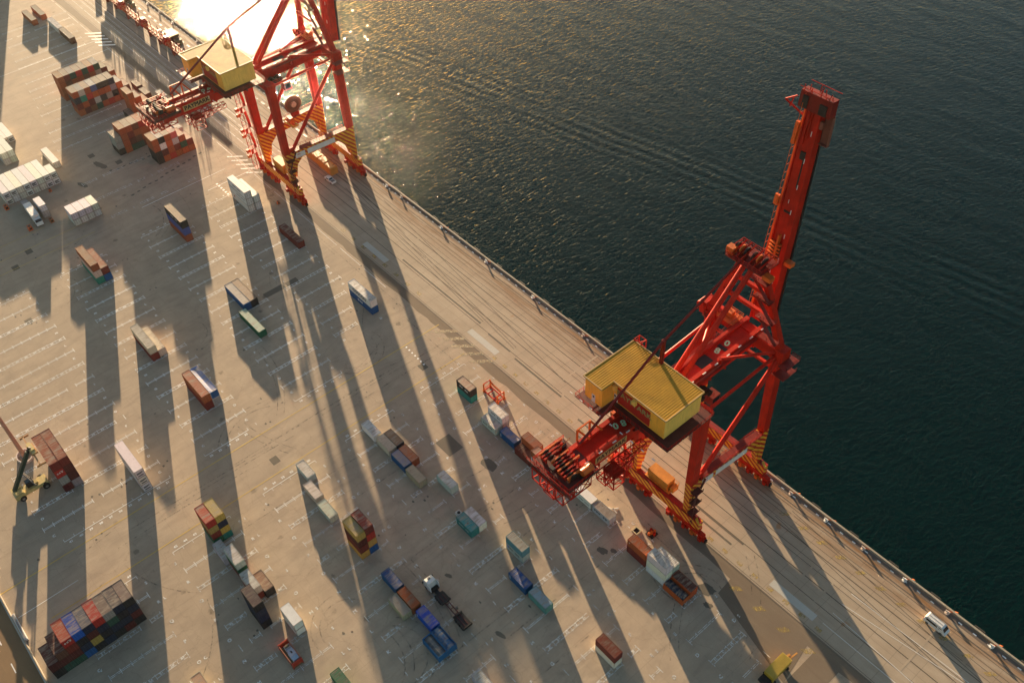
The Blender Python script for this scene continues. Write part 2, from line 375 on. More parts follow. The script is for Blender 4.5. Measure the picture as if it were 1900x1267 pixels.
# ------------------------------------------------------------------ painted markings
_gl = {}
def glyph(t):
    if t not in _gl:
        cu = bpy.data.curves.new('g', 'FONT'); cu.body = t; cu.size = 1.0; cu.align_x = 'CENTER'; cu.align_y = 'CENTER'; cu.resolution_u = 2
        ob = bpy.data.objects.new('g', cu); C.objects.link(ob); bpy.context.view_layer.update()
        me = bpy.data.meshes.new_from_object(ob.evaluated_get(bpy.context.evaluated_depsgraph_get()))
        _gl[t] = ([tuple(v.co) for v in me.vertices], [tuple(p.vertices) for p in me.polygons])
        bpy.data.objects.remove(ob); bpy.data.meshes.remove(me); bpy.data.curves.remove(cu)
    return _gl[t]
def text3(m, t, org, ux, uy, size, bold=.0):        # text on a plane: org centre, ux reading direction, uy up direction
    vs, fs = glyph(t); ux, uy = Vector(ux), Vector(uy); o = Vector(org)
    for dx, dy in (((0,0),) if not bold else ((0,0),(bold,0),(0,bold),(bold,bold))):
        nn = ux.cross(uy)*(.0008*(dx*3+dy)/bold if bold else 0)
        m.add([o+ux*((p[0]+dx)*size)+uy*((p[1]+dy)*size)+nn for p in vs], fs)
mk, mf, my = MB(), MB(), MB()
Z = .018
def gtext(m, t, x, y, size=1.15): text3(m, t, (x,y,Z+.001), (0,1,0), (-1,0,0), size, .05)   # reads towards the water
PIT = 2.68
def row(m, kind, x, y0, y1, up=1, drop=0.0, nums=None):
    L = lambda a, b, c, d: m.quad(a, b, c, d, Z)
    n = int(round((y1-y0)/PIT))
    segs = [(y0+k*PIT, y0+(k+1)*PIT) for k in range(n)]
    for k, (a, b2) in enumerate(segs):
        if random.random() < drop: continue
        if kind == 'ladder':
            L(x-.52, x-.38, a, b2); L(x+.38, x+.52, a, b2)
            L(x-.40, x+.40, a-.05, a+.05)
            if nums: gtext(m, str(nums(a)), x, (a+b2)/2, .95)
        elif kind == 'double':
            L(x-.26, x-.13, a, b2); L(x+.13, x+.26, a, b2)
        else:
            L(x-.08, x+.08, a, b2)
            if nums: gtext(m, str(nums(a)), x-up*1.0, (a+b2)/2, 1.0)
    for k in range(n+1):
        y = y0+k*PIT
        if 0 < k < n and random.random() < drop: continue
        if kind == 'base': L(min(x, x+up*.9), max(x, x+up*.9), y-.05, y+.05)
        else:
            h = 1.0 if (k in (0, n)) else .8
            L(x-h, x+h, y-.07, y+.07)
ROWS = [-275.4+7.03*k for k in range(15)]
BL = [(-61.5,23.4),(33.8,49.9),(62.4,78.5),(85.2,101.3)]
abc = 'PONMLKJIHGFEDCBA'
random.seed(21)
for bi, (y0, y1) in enumerate(BL):
    if bi == 0: y0 = y1-PIT*12-.0
    num = lambda a: int(round(10+(78.6-a-PIT/2)/PIT))
    for k, x in enumerate(ROWS):
        if bi == 0 and k < 3: yy0 = y1-PIT*9
        else: yy0 = y0
        if bi == 0 and k == 14: yy0 = y1-PIT*11
        kind = 'base' if k in (0, 14) else ('ladder' if k % 2 == 0 else 'double')
        if bi == 3 and k > 12: continue
        row(mk, kind, x, yy0, y1 if bi != 3 or k < 10 else y1-PIT*(k-9), 1 if k == 0 else -1, .02, num if kind != 'double' else None)
        if k < 14:
            for yy in (yy0+1.2, y1-1.2): gtext(mk, abc[k], x+3.5, yy+random.uniform(-.2,.2), 1.1)
# far yard rows
for bi, (y0, y1) in enumerate(((-20,8),(20,42),(62,92))):
    for k, x in enumerate([-345-7.03*j for j in range(16)]):
        if bi == 1 and k < 4: continue
        row(mk if k % 3 else mf, ('double','ladder')[k % 2], x, y0+k*1.2, y0+k*1.2+PIT*int((y1-y0)/PIT), 1, .06)
for x in (-318,-306,-293): row(mf, 'ladder', x, 60, 60+PIT*12, 1, .35)
# near yard rows
ROW2 = [-155.5+6.78*k for k in range(18)]
BL2 = [(-12.9,3.2),(13.1,29.2),(39.1,55.2),(65.1,81.2),(90.9,107.0)]
abc2 = 'SRQPONMLKJIHGFEDCB'
for bi, (y0, y1) in enumerate(BL2):
    num = lambda a: int(round(10+(107-a-PIT/2)/PIT))
    for k, x in enumerate(ROW2):
        a, b2 = y0, y1
        if bi == 4 and k > 8: b2 = y0+PIT*4
        kind = 'base' if k == 0 else ('ladder' if k % 2 == 0 else 'double')
        row(mk if k < 2 else mf, kind, x, a, b2, 1, .05 if k < 4 else .28, num if kind != 'double' else None)
        gtext(mf, abc2[k], x+3.4, a-1.0, 1.2); 
        if random.random() < .8: gtext(mf, abc2[k], x+3.4, b2+1.0, 1.2)
        if random.random() < .5: gtext(mf, random.choice('SLFC'), x+3.4, b2+2.6, 1.1)
for k in range(7): mk.quad(-164.4+k*1.6, -163.6+k*1.6, 96.6-k*.0, 97.4, Z) if False else mk.quad(-172.6+k*1.5, -172.1+k*1.5, 98.2-k*.05, 98.7-k*.05, Z)
for k in range(6): mk.quad(-284.6+k*1.6, -283.8+k*1.6, 96.0, 96.7, Z)
def band(m, x0, x1, y0, y1, z=Z-.004): m.quad(x0, x1, y0, y1, z)
# long lines across the yard
for x in (-173.3, -158.7): my.quad(x-.11, x+.11, -17 if x > -160 else -40, 109.6 if x > -160 else 111.5, Z-.002)
for x in (-289.5,-296.5,-304): my.quad(x-.07, x+.07, -10, 52 if x > -300 else 40, Z-.002)
mk.quad(-164.3,-164.15,-23,-8,Z)
for x, y0, y1 in ((-290.5,70,103),(-283.0,92,109),(-396,84,104),(-404,80,110.2),(-414.9,60,110)): mk.quad(x-.09, x+.09, y0, y1, Z-.002)
for k in range(46): mk.quad(-700+k*14, -688+k*14, 109.2, 109.33, Z-.003) if -700+k*14 < -200 else None
def diag(m, x, y, w=.9, l=7.5, z=Z-.001):   # diagonal hatch across the apron kerb
    m.add([(x,y,z),(x+w,y-.1,z),(x+w+l*.52,y+l*.62,z),(x+l*.52,y+l*.62+.1,z)], [(0,1,2,3)])
tb_ = MB()
for k in range(5): diag(tb_, -172.5+k*4.2, 108.6, 1.5, 8.5)
tag(tb_.build('tan_hatching', TANB), kind='structure')
for k in range(5): diag(mf, -297+k*3.4, 107.4); 
for k in range(5): diag(mk, -425+k*3.6, 107.4, 1.1, 9)
pyb = MB()
for k in range(40): diag(pyb, -62+k*5.6, 133.6, 1.2, 2.6) if -62+k*5.6 < 40 else None
for k in range(26): pyb.quad(-152+k*4.6, -150.4+k*4.6, 114.6, 115.6, Z-.003)
for k in range(8): pyb.quad(-232+k*6.1, -230+k*6.1, 114.7, 115.8, Z-.003)
for k in range(4): diag(pyb, -57+k*7, 108.2, 1.5, 3)
for x0, y0, x1, y1 in ((-36.5,121.0,-8,119.8),(-36.5,117.2,-12,117.3),(-36.4,124.4,0,129.2),(-36.5,128.2,2,129.4)): mk.bar((x0,y0,Z),(x1,y1,Z),.10,.004)
# worn row lines of the distant apron
for y in (116.2,118.9,121.2,123.4): mf.quad(-460,-285,y,y+.18,Z-.004)
for k in range(30): mf.quad(-440+k*5.2,-437.5+k*5.2,135.2+.02*k,136.0+.02*k,Z-.004)
tag(mk.build('yard_markings', PWHITE), kind='structure'); tag(mf.build('faded_yard_markings', PFADE), kind='structure')
tag(my.build('yellow_lane_lines', PYEL), kind='structure'); tag(pyb.build('yellow_quay_hatching', PYELB), kind='structure')

# tyre marks: arcs and long sweeps where the machines turn
TYRE = worn('tyre_rubber_marks', (.075,.065,.055), .46, .74, .8)
tm = MB(); random.seed(77)
def arc(x, y, r, a0, a1, w=.32):
    n = max(6, int(abs(a1-a0)*r/1.2)); vs = []
    for i in range(n+1):
        a = a0+(a1-a0)*i/n
        for q in (-w/2, w/2): vs.append((x+(r+q)*math.cos(a), y+(r+q)*math.sin(a), .0075+.0002*(len(tm.v)%9)))
    tm.add(vs, [(2*i, 2*i+2, 2*i+3, 2*i+1) for i in range(n)])
for x, y, r, a0, a1 in ((-96,38,8,-1.2,2.6),(-99,30,11,0,1.9),(-110,35,6.5,2,5),(-182,86,7,-1,2),(-222,52,6,0,2.4),(-268,28,7,0,2.2),(-285,60,14,.4,2.0),(-66,108,10,3.4,5.2),(-60,100,7,1,3.6),(-170,50,12,2.6,4.4),(-148,-3,9,3.0,4.6)):
    arc(x, y, r, a0, a1); arc(x, y, r+2.1, a0+.1, a1-.1)
for i in range(26):
    x, y = random.uniform(-300,-40), random.uniform(-10,108); r = random.uniform(14,60); a = random.uniform(0,6.28); l = random.uniform(.3,.9)
    arc(x-r*math.cos(a), y-r*math.sin(a), r, a, a+l, .28)
    if i % 2: arc(x-r*math.cos(a), y-r*math.sin(a), r+2.0, a, a+l, .28)
for i in range(22):
    x = random.choice((-166,-167.5,-164.5,-288,-285,-300,-169)) if i < 12 else random.uniform(-150,-50); y = random.uniform(-20,90)
    r = 700; arc(x+r, y, r, math.pi-.0, math.pi-random.uniform(.02,.06), .3)
for i in range(10):
    y = random.uniform(104.5,108.5); x = random.uniform(-300,-60); tm.quad(x, x+random.uniform(15,50), y, y+.28, .0078)
tag(tm.build('tyre_marks', TYRE), kind='structure')

# ------------------------------------------------------------------ containers
CW = 2.44
def wall_mesh(L, H, reefer, name='wall'):
    m = MB(); x0, x1, y = -L/2+.06, L/2-.06, CW/2
    z0, z1 = .14, H-.10
    if reefer:
        m.box(x0, x1, -y+.03, y-.03, z0, z1)
    else:
        p = .28; n = int((x1-x0)/p); p = (x1-x0)/n; d = .045
        for s in (-1, 1):
            pr = []
            for i in range(n):
                a = x0+i*p
                pr += [(a, y-.015), (a+p*.25, y-.015), (a+p*.5, y-.015-d), (a+p*.75, y-.015-d)]
            pr.append((x1, y-.015)); vs = []
            for (x, yy) in pr: vs += [(x, s*yy, z0), (x, s*yy, z1)]
            fs = [((2*i, 2*i+2, 2*i+3, 2*i+1) if s < 0 else (2*i, 2*i+1, 2*i+3, 2*i+2)) for i in range(len(pr)-1)]
            m.add(vs, fs)
        ny = 9; q = 2*(y-.08)/ny; pr = []
        for i in range(ny): a = -y+.08+i*q; pr += [(x0+.0, a), (x0, a+q*.25), (x0+.04, a+q*.5), (x0+.04, a+q*.75)]
        pr.append((x0, y-.08)); vs = []
        for x, yy in pr: vs += [(x, yy, z0), (x, yy, z1)]
        m.add(vs, [(2*i, 2*i+1, 2*i+3, 2*i+2) for i in range(len(pr)-1)])
    return m.mesh(name)
def roof_mesh(L, H, kind):
    m = MB(); x0, x1, y = -L/2+.08, L/2-.08, CW/2-.05; z = H-.035
    if kind == 'flat': m.box(x0, x1, -y, y, H-.12, H-.012)
    elif kind == 'bows':                            # open top: roof bows over a sagging tarpaulin
        m.box(x0, x1, -y, y, H-.30, H-.22); n = int(L/.5)
        for i in range(n): a = x0+(i+.5)*(x1-x0)/n; m.box(a-.09, a+.09, -y, y, H-.13, H-.02)
    elif kind == 'tarp':
        n = 8; vs = []
        for i in range(n+1):
            a = x0+(x1-x0)*i/n; dz = -.10-.22*math.sin(math.pi*i/n)
            vs += [(a, -y, H-.05), (a, -.2, H+dz), (a, .3, H+dz*.7), (a, y, H-.05)]
        m.add(vs, [(4*i+j, 4*i+4+j, 4*i+5+j, 4*i+1+j) for i in range(n) for j in range(3)])
    else:
        p = .38; n = int((x1-x0)/p); p = (x1-x0)/n; vs = []
        for i in range(n):
            a = x0+i*p
            for xx, zz in ((a, z), (a+p*.3, z), (a+p*.5, z-.03), (a+p*.8, z-.03)): vs += [(xx, -y, zz), (xx, y, zz)]
        vs += [(x1, -y, z), (x1, y, z)]
        m.add(vs, [(2*i, 2*i+2, 2*i+3, 2*i+1) for i in range(len(vs)//2-1)])
    return m.mesh('roof')
def frame_mesh(L, H):
    m = MB(); x, y = L/2, CW/2
    for sx in (-1, 1):
        for sy in (-1, 1):
            m.box(*sorted((sx*x, sx*(x-.15))), *sorted((sy*y, sy*(y-.12))), .12, H-.11)
            for z in (0, H-.118): m.box(*sorted((sx*(x+.004), sx*(x-.178))), *sorted((sy*(y+.004), sy*(y-.162))), z, z+.118)
        m.box(*sorted((sx*x, sx*(x-.1))), -y+.17, y-.17, H-.11, H-.004); m.box(*sorted((sx*x, sx*(x-.1))), -y+.17, y-.17, .02, .15)
    for sy in (-1, 1):
        m.box(-x+.18, x-.18, *sorted((sy*y, sy*(y-.06))), H-.09, H-.008); m.box(-x+.18, x-.18, *sorted((sy*y, sy*(y-.08))), .02, .15)
    m.box(-x+.2, x-.2, -y+.1, y-.1, .1, .13)
    return m.mesh('frame')
def door_mesh(L, H):
    m = MB(); x = L/2-.05
    for s in (-1, 1): m.box(x-.06, x, *sorted((s*.015, s*(CW/2-.125))), .155, H-.115)
    return m.mesh('door')
def rods_mesh(L, H):
    m = MB(); x = L/2-.02
    for y in (-.95, -.42, .42, .95): m.tube((x, y, .15), (x, y, H-.12), .03, 6); m.box(x-.01, x+.04, y-.02, y+.30, 1.1, 1.2)
    for z in (.5, 1.1, H-1.0, H-.45):
        for s in (-1, 1): m.box(x-.03, x-.015, *sorted((s*.05, s*1.05)), z, z+.04)
    return m.mesh('lock_rod')
def unit_mesh(L, H):
    m = MB(); x = L/2-.04
    m.box(x-.1, x, -CW/2+.13, CW/2-.13, .155, H-.115)
    m.box(x, x+.03, -.95, .95, H-.75, H-.3)
    return m.mesh('cooling_unit')
def unit_dark(L, H):
    m = MB(); x = L/2-.035
    m.box(x, x+.012, -.85, -.05, H-1.55, H-.95); m.box(x, x+.012, .1, .8, H-1.35, H-.9)
    n = 12; ps = [(x+.014, .0+.34*math.cos(2*math.pi*i/n), H-1.25+.3*math.sin(2*math.pi*i/n)) for i in range(n)]; m.add(ps, [tuple(range(n))])
    m.box(x, x+.012, -.75, .75, .5, .95)
    return m.mesh('cooling_grille')
_pm = {}
def P_(f, *a):
    k = (f.__name__, *a)
    if k not in _pm:
        _pm[k] = f(*a)
    return _pm[k]
MAR=(.155,.020,.014); DRD=(.085,.014,.012); RUS=(.30,.078,.026); ORA=(.40,.085,.018); BRD=(.36,.022,.014); BLU=(.002,.075,.22); NVY=(.010,.020,.045)
BLK_=(.016,.016,.018); TEA=(.012,.19,.16); GRN_=(.012,.12,.06); DGR=(.02,.07,.05); WHI=(.62,.62,.59); CRM=(.52,.45,.34); TAN=(.36,.29,.20); GRY=(.26,.25,.24); LGR=(.44,.45,.43); YEO=(.42,.27,.06); OLV=(.30,.21,.06); BRN=(.13,.055,.03); VIO=(.06,.10,.26); PGR=(.36,.46,.38); PNK=(.45,.10,.10); ROY=(.002,.085,.40); TGR=(.09,.24,.25); SEA=(.02,.17,.19)
CN = {MAR:'maroon',DRD:'dark red',RUS:'rust red',ORA:'orange',BRD:'bright red',BLU:'blue',NVY:'navy',BLK_:'black',TEA:'teal',GRN_:'green',DGR:'dark green',WHI:'white',CRM:'cream',TAN:'tan',GRY:'grey',LGR:'light grey',YEO:'yellow',OLV:'olive',BRN:'brown',VIO:'violet blue',PGR:'pale green',PNK:'pink red',ROY:'royal blue',TGR:'grey green',SEA:'sea green'}
LABELS = set()
def container(x, y, z, L, H, col, roof=None, kind='box', end='door', rk='corr', label='', group=None, rz=0, parts=True, name='shipping_container', fcol=None):
    """x,y = corner with the smallest x and y"""
    cx, cy = x+L/2, y+CW/2
    t = empty(name, (cx+random.uniform(-.04,.04), cy+random.uniform(-.03,.03), z), rz+R_(random.uniform(-.25,.25)))
    tag(t, label, 'container', group)
    if label in LABELS: print('DUP LABEL', label)
    LABELS.add(label)
    def part(nm, me, mat, c):
        o = bpy.data.objects.new(nm, me); C.objects.link(o); o.parent = t
        if not me.materials: me.materials.append(None)
        me.materials[0] = me.materials[0] or mat
        o.color = (*c, 1); return o
    j = lambda c: tuple(max(.004, q*random.uniform(.9,1.12)) for q in c)
    cc = j(col); ree = kind == 'reefer'
    part('wall', P_(wall_mesh, L, H, ree), CWALL, cc)
    if roof is None: roof = tuple(.55*a+.45*b for a, b in zip(cc, (.27,.22,.17))) if not ree else cc  # tan mixed into the roof for weathering and for grazing sunlight
    part('roof', P_(roof_mesh, L, H, 'flat' if ree and rk == 'corr' else rk), CROOF if not ree else CWALL, roof)
    part('frame', P_(frame_mesh, L, H), CWALL, fcol or (tuple(q*.8 for q in cc) if not ree else (.27,.24,.21)))
    if end == 'door':
        d = part('door', P_(door_mesh, L, H), CWALL, tuple(q*.92 for q in cc))
        o = bpy.data.objects.new('lock_rod', P_(rods_mesh, L, H)); C.objects.link(o); o.parent = d; o.color = (*([min(1,q*1.3+.02) for q in cc] if not ree else (.16,.14,.13)), 1)
        if not o.data.materials: o.data.materials.append(CWALL)
    elif end == 'unit':
        d = part('cooling_unit', P_(unit_mesh, L, H), CWALL, tuple(q*.9 for q in cc))
        o = bpy.data.objects.new('cooling_grille', P_(unit_dark, L, H)); C.objects.link(o); o.parent = d
        if not o.data.materials: o.data.materials.append(plain('grille_grey', (.10,.10,.10), .6))
    else:
        part('end_wall', P_(door_mesh, L, H), CWALL, cc)
    return t
LV = {1:['single'],2:['bottom','top'],3:['bottom','middle','top'],4:['bottom','second','third','top']}
def stack(x1, y0, L, cols, where, H=2.6, roof=None, end='door', rk='corr', kind='box', group=None, fcol=None):
    """x1 = end nearest the camera; cols bottom to top"""
    z = 0
    n = len(cols)
    for i, c in enumerate(cols):
        h = H[i] if isinstance(H, (list, tuple)) else H
        top = i == n-1
        lab = ('long %s container' if L > 8 else 'short %s container') % CN[c]
        if n > 1: lab += ' ' + {'bottom':'at bottom','top':'on top','middle':'in middle','second':'second up','third':'third up'}[LV[n][i]] + ','
        lab += ' ' + where.lstrip('@')
        e = end[i] if isinstance(end, (list, tuple)) else end
        container(x1-L, y0, z, L, h, c, roof if top else None, kind, e, rk if top else 'corr', lab, group, fcol=fcol)
        z += h
    return z
T, F = 6.06, 12.19
G_ = 'stacked shipping containers'
orn = ['first','second','third','fourth','fifth','sixth','seventh','eighth']
def block(x1, y0, L, colsets, name, H=2.6, kind='box', ends='door', roofs=None, dy=2.47, group=G_):
    for i, cs in enumerate(colsets):
        stack(x1, y0+i*dy, L, cs, '%s column, %s' % (orn[i], name), H, (roofs[i] if roofs else None), ends if not callable(ends) else ends(i), 'corr', kind, group)
tn = (.34,.27,.19); gy = (.27,.27,.26); ob = (.40,.21,.09); pch = (.42,.28,.19); wt = (.5,.48,.43)  # roof tones: weathered paint plus low sun put into the colour
random.seed(4)
# far yard, top left
block(-376.3, 78.7, T, [[RUS,RUS,RUS,RUS],[DRD,RUS,BRN,MAR],[RUS,BRD,RUS,DGR],[MAR,DRD,RUS,BRD],[RUS,RUS,BRN,DGR],[BRN,DRD,RUS,BRD],[RUS,TAN,GRY,DGR]], 'rearmost brown block', roofs=[ob,tn,gy,tn,tn,ob,gy])
block(-376.3, 96.1, T, [[RUS,BRN,DRD],[BRN,RUS]], 'right end of rearmost block', roofs=[tn,tn])
block(-361.5, 78.3, T, [[RUS,MAR,NVY,RUS],[DRD,RUS,TEA,LGR],[BRN,DRD,BRD,RUS],[DGR,PGR,ORA,VIO],[RUS,BLK_,RUS,BLK_],[BRD,GRY,RUS,BLK_],[RUS,BLK_,GRY,NVY]], 'mixed colour block behind', roofs=[tn,gy,pch,wt,tn,tn,tn])
block(-361.5, 95.7, T, [[RUS,RUS,ORA],[BRD,DRD]], 'right end of mixed block', roofs=[wt,tn])
block(-345.6, 93.9, T, [[RUS,RUS,ORA,RUS],[DRD,RUS,ORA],[RUS,ORA]], 'stepped pile behind crane tail', roofs=[ob,tn,ob])
stack(-343.5, 91.3, T, [BLK_], '@left of stepped pile behind crane tail', group=G_)
stack(-362.0, 103.2, T, [DRD], 'beside yard road behind stepped pile', 2.6, (.2,.14,.1), group=G_)
stack(-354.0, 103.0, T, [BRN], 'nearer crane, behind stepped pile', 2.6, (.22,.18,.14), group=G_)
stack(-347.5, 107.0, T, [LGR], 'beside apron near left crane tail', 2.6, wt, group=G_)
block(-324.9, 80.9, T, [[RUS,RUS,RUS,RUS],[DGR,DRD,MAR,RUS],[DGR,BRN,RUS,BRN],[DRD,RUS,RUS,BRD],[BRN,RUS,RUS,BRN],[BRN,BRN,RUS,DRD]], 'orange topped block left of crane', roofs=[ob,tn,tn,ORA,tn,tn])
stack(-325.2, 78.3, T, [BLK_,GRY,GRY], 'on left flank of orange topped block', roof=tn, group=G_)
stack(-325.0, 96.0, T, [RUS,RUS,GRY], 'on right flank of orange topped block', 2.6, (.36,.38,.38), group=G_)
block(-331.5, 98.7, T, [[BRN,RUS],[RUS]], 'behind right flank of orange block', roofs=[tn,tn])
block(-309.6, 86.4, T, [[BLK_,BLK_,RUS,RUS],[RUS,DRD,WHI,BLK_],[BRD,RUS,ORA,RUS],[RUS,MAR,LGR,PNK]], 'red block nearest left crane', roofs=[ob,wt,pch,(.45,.22,.19)])
block(-309.5, 96.4, T, [[ORA,DGR,RUS],[RUS,MAR]], 'right steps of red block', roofs=[pch,pch])
stack(-318.5, 99.4, T, [LGR,LGR], 'behind steps of red block', roof=wt, group=G_)
# white refrigerated boxes, left
wr = lambda n: [[WHI,WHI] for _ in range(n)]
block(-324.9, 35.2, F, wr(7), 'long white block', 2.6, 'reefer', lambda i: ['door' if i%3 else 'unit', 'door' if i in (2,5) else 'unit'], group='white refrigerated containers')
stack(-324.9, 35.2+7*2.47, T, [WHI,WHI], 'at right end of long white block', 2.6, None, ['unit','unit'], 'corr', 'reefer', 'white refrigerated containers')
block(-296.6, 48.4, T, wr(4), 'small white block', 2.6, 'reefer', group='white refrigerated containers')
stack(-314.5, 38.6, T, [GRY], 'in front of long white block', roof=(.3,.3,.3))
stack(-308.6, 42.0, T, [LGR,WHI], 'in front of long white block', 2.6, None, 'door', 'corr', 'reefer')
stack(-334.5, 56.6, F, [WHI], 'behind long white block', 2.6, None, 'door', 'corr', 'reefer')
block(-363.5, 47.8, F, [[WHI],[WHI]], 'upper pair at left edge', 2.6, 'reefer', 'unit', group='white refrigerated containers')
block(-349.5, 43.6, F, [[LGR,WHI],[LGR,WHI]], 'lower pair at left edge', 2.6, 'reefer', group='white refrigerated containers')
# top left edge
stack(-419.2, 99.0, F, [BRN], '@beside far apron road', 2.9, tn)
stack(-432.4, 99.0, F, [WHI], '@behind brown one beside far apron', 2.6, (.6,.56,.53), 'end')
stack(-447.8, 93.2, F, [RUS], '@at top left edge', 2.6, tn); stack(-449.8, 98.2, F, [RUS], '@right of other at top left edge', 2.6, tn)
# upper yard
stack(-262.8, 41.6, F, [TEA,CRM,RUS], 'beside rust red pair, left yard', 2.65, (.36,.17,.08)); stack(-262.6, 44.1, F, [BLU,MAR], 'right half of tall left yard pair', 2.75, (.30,.12,.07))
stack(-261.9, 72.9, F, [RUS,VIO,BLK_], 'in slim pile above cream pair', 2.9, (.38,.27,.17))
stack(-261.2, 96.6, F, [WHI,WHI,WHI], 'by left crane foot', 2.9, None, 'door', 'corr', 'reefer', 'white containers by left crane foot')
stack(-260.9, 99.1, F, [WHI,WHI], 'right of white pile by crane foot', 3.0, None, 'door', 'corr', 'reefer', 'white containers by left crane foot')
stack(-219, 70.5, F, [BLU], 'left of blue black pair', 2.9, (.40,.36,.32)); stack(-219, 73.0, F, [BLK_], 'right of blue black pair', 2.9, (.30,.19,.12))
stack(-205.6, 68.0, F, [GRN_], '@with pale worn roof', 2.6, (.30,.42,.33))
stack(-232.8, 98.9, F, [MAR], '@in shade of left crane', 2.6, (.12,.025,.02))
stack(-190.6, 98.95, F, [BLU,WHI], 'near apron, middle of yard', 2.8, (.60,.58,.54), 'end')
stack(-219.2, 39.3, F, [MAR,CRM], 'left half of cream pair', 2.75, (.48,.43,.35)); stack(-219.5, 41.7, F, [CRM], 'right half of cream pair', 2.75, (.52,.46,.37))
stack(-191, 42.0, F, [MAR,RUS], 'left half beside blue tarpaulin', 2.9, (.36,.085,.035)); stack(-191, 44.5, F, [GRY,BLU], 'right half under blue tarpaulin', 2.9, (.16,.21,.40), rk='tarp', fcol=(.4,.38,.36))
stack(-191.3, .4, F, [DRD,GRY,BRD,MAR], 'beside reach stacker', 2.98, (.27,.068,.035)); stack(-191.3, 2.9, F, [GRY,DRD,DRD,MAR], 'right column beside reach stacker', 2.98, (.27,.068,.035))
stack(-177.2, 16.0, F, [WHI,WHI,WHI], 'beside yellow lane, left yard', 2.9, None, 'unit', 'corr', 'reefer')
# big stack bottom left
block(-143.1, -17.05, T, [[DGR,DRD,MAR,BRD],[BLU,NVY,BLK_,ROY],[BLK_,OLV,DRD,NVY],[NVY,BLK_,NVY,BRD],[BLK_,NVY,DGR,GRY],[DRD,NVY,BLK_,NVY],[BLK_,DRD,NVY,BLK_]], 'big lower left block', 2.7, roofs=[(.34,.06,.03),(.012,.05,.26),(.09,.09,.11),(.36,.03,.02),(.16,.11,.09),(.11,.085,.08),(.19,.13,.11)], dy=2.45)  # navy and black here put the shade of the fronts into the colour
stack(-143.1, -19.5, T, [DGR,DRD,BRN], 'left step of big lower left block', 2.7, (.11,.035,.025), group=G_); stack(-143.1, -21.95, T, [BLK_,DRD], 'outermost left step beside barrier', 2.9, (.13,.04,.03), group=G_)
# lower yard
stack(-149.8, 22.2, T, [GRN_,MAR,OLV,BRD], 'left half of red yellow pile', 2.5, (.40,.055,.025)); stack(-149.8, 24.7, T, [TEA,YEO,NVY,YEO], 'right half of red yellow pile', 2.5, (.40,.29,.10))
stack(-143.0, 21.3, T, [LGR], 'below red yellow pile', 2.6, (.42,.42,.40), 'end')
stack(-136.6, 22.2, T, [MAR,GRN_,LGR], 'in middle of lower left chain', 2.45, (.50,.46,.42)); 
stack(-129.4, 21.9, T, [MAR,CRM], 'behind black pile, lower left chain', 2.6, (.52,.50,.44)); stack(-128.5, 24.4, T, [BLK_], 'right of cream one, lower left chain', 2.9, (.19,.10,.06))
stack(-122.0, 19.5, T, [BLK_,NVY,NVY,BLK_], 'at end of lower left chain', 2.65, (.19,.13,.115), rk='bows')
stack(-115.1, 24.5, T, [WHI,WHI], 'in white pile above red flat rack', 2.6, (.62,.63,.62), 'end', 'corr', 'reefer')
stack(-150.05, 50.0, T, [LGR], 'first of three pale ones in line', 2.5, (.50,.47,.42)); stack(-143.0, 47.9, T, [CRM], 'second of three pale ones in line', 2.5, (.52,.45,.40)); stack(-135.6, 47.4, T, [PGR], 'third of three pale ones in line', 2.5, (.36,.42,.34))
stack(-121.65, 47.4, T, [YEO,MAR,DRD,YEO], 'left half of tall red yellow pile', 2.62, (.36,.25,.075)); stack(-121.65, 49.9, T, [BLU,YEO,BRD,MAR], 'right half of tall red yellow pile', 2.72, (.27,.035,.022))
stack(-149.4, 70.8, T, [WHI], '@at top of middle chain', 2.5, (.58,.58,.55)); stack(-142.6, 71.0, T, [CRM], 'left of brown one, middle chain', 2.6, (.46,.37,.28)); stack(-142.6, 73.5, T, [NVY], 'with brown roof, middle chain', 2.6, (.24,.14,.08))
stack(-135.6, 70.8, T, [BLU], 'left of orange one, middle chain', 2.6, (.24,.21,.25)); stack(-135.6, 73.3, T, [RUS], 'with orange roof, middle chain', 2.6, (.46,.13,.05))
stack(-128.9, 70.7, T, [TAN], 'at end of middle chain', 2.6, (.38,.31,.21)); stack(-121.8, 75.6, T, [LGR], '@right of middle chain', 2.7, (.56,.54,.49))
stack(-108.2, 71.3, T, [SEA], 'left of white one, lower middle yard', 2.8, (.03,.22,.23)); stack(-108.2, 73.8, T, [WHI], 'right of sea green one', 2.7, (.60,.56,.55))
stack(-108.2, 48.0, T, [BLU], 'above orange ribbed one', 2.6, (.025,.07,.20)); stack(-101.4, 47.9, T, [RUS], 'with ribbed open top', 2.9, (.44,.12,.04), rk='bows'); stack(-101.6, 45.3, T, [TAN], 'with patchy stained roof', 2.4, (.32,.26,.20))
stack(-94.6, 48.3, T, [ROY], 'between rust red and open topped blue', 2.6, (.012,.05,.36))
stack(-142.3, 98.8, T, [TEA,BLK_], 'beside orange lifting frame', 2.6, (.24,.115,.07))
stack(-128.9, 96.6, T, [LGR], 'half in shade beside white pair', 2.6, (.55,.53,.48)); stack(-128.9, 99.1, T, [LGR,WHI], 'right of half shaded one', 2.6, (.58,.54,.49))
stack(-121.9, 97.3, T, [BLU], 'below white pair near apron', 2.6, (.10,.16,.30), rk='tarp')
stack(-114.9, 96.6, T, [MAR], 'left of ribbed pile by crane tail', 2.6, (.16,.045,.03), rk='bows'); stack(-114.9, 99.1, T, [DRD,RUS], 'with ribbed top by crane tail', 2.6, (.40,.15,.08), rk='bows')
stack(-108.2, 96.6, T, [DRD,WHI,RUS], 'below right crane tail', 2.6, (.20,.05,.03)); stack(-101.3, 99.1, T, [WHI], 'directly under right crane tail', 2.7, None, 'end', 'corr', 'reefer')
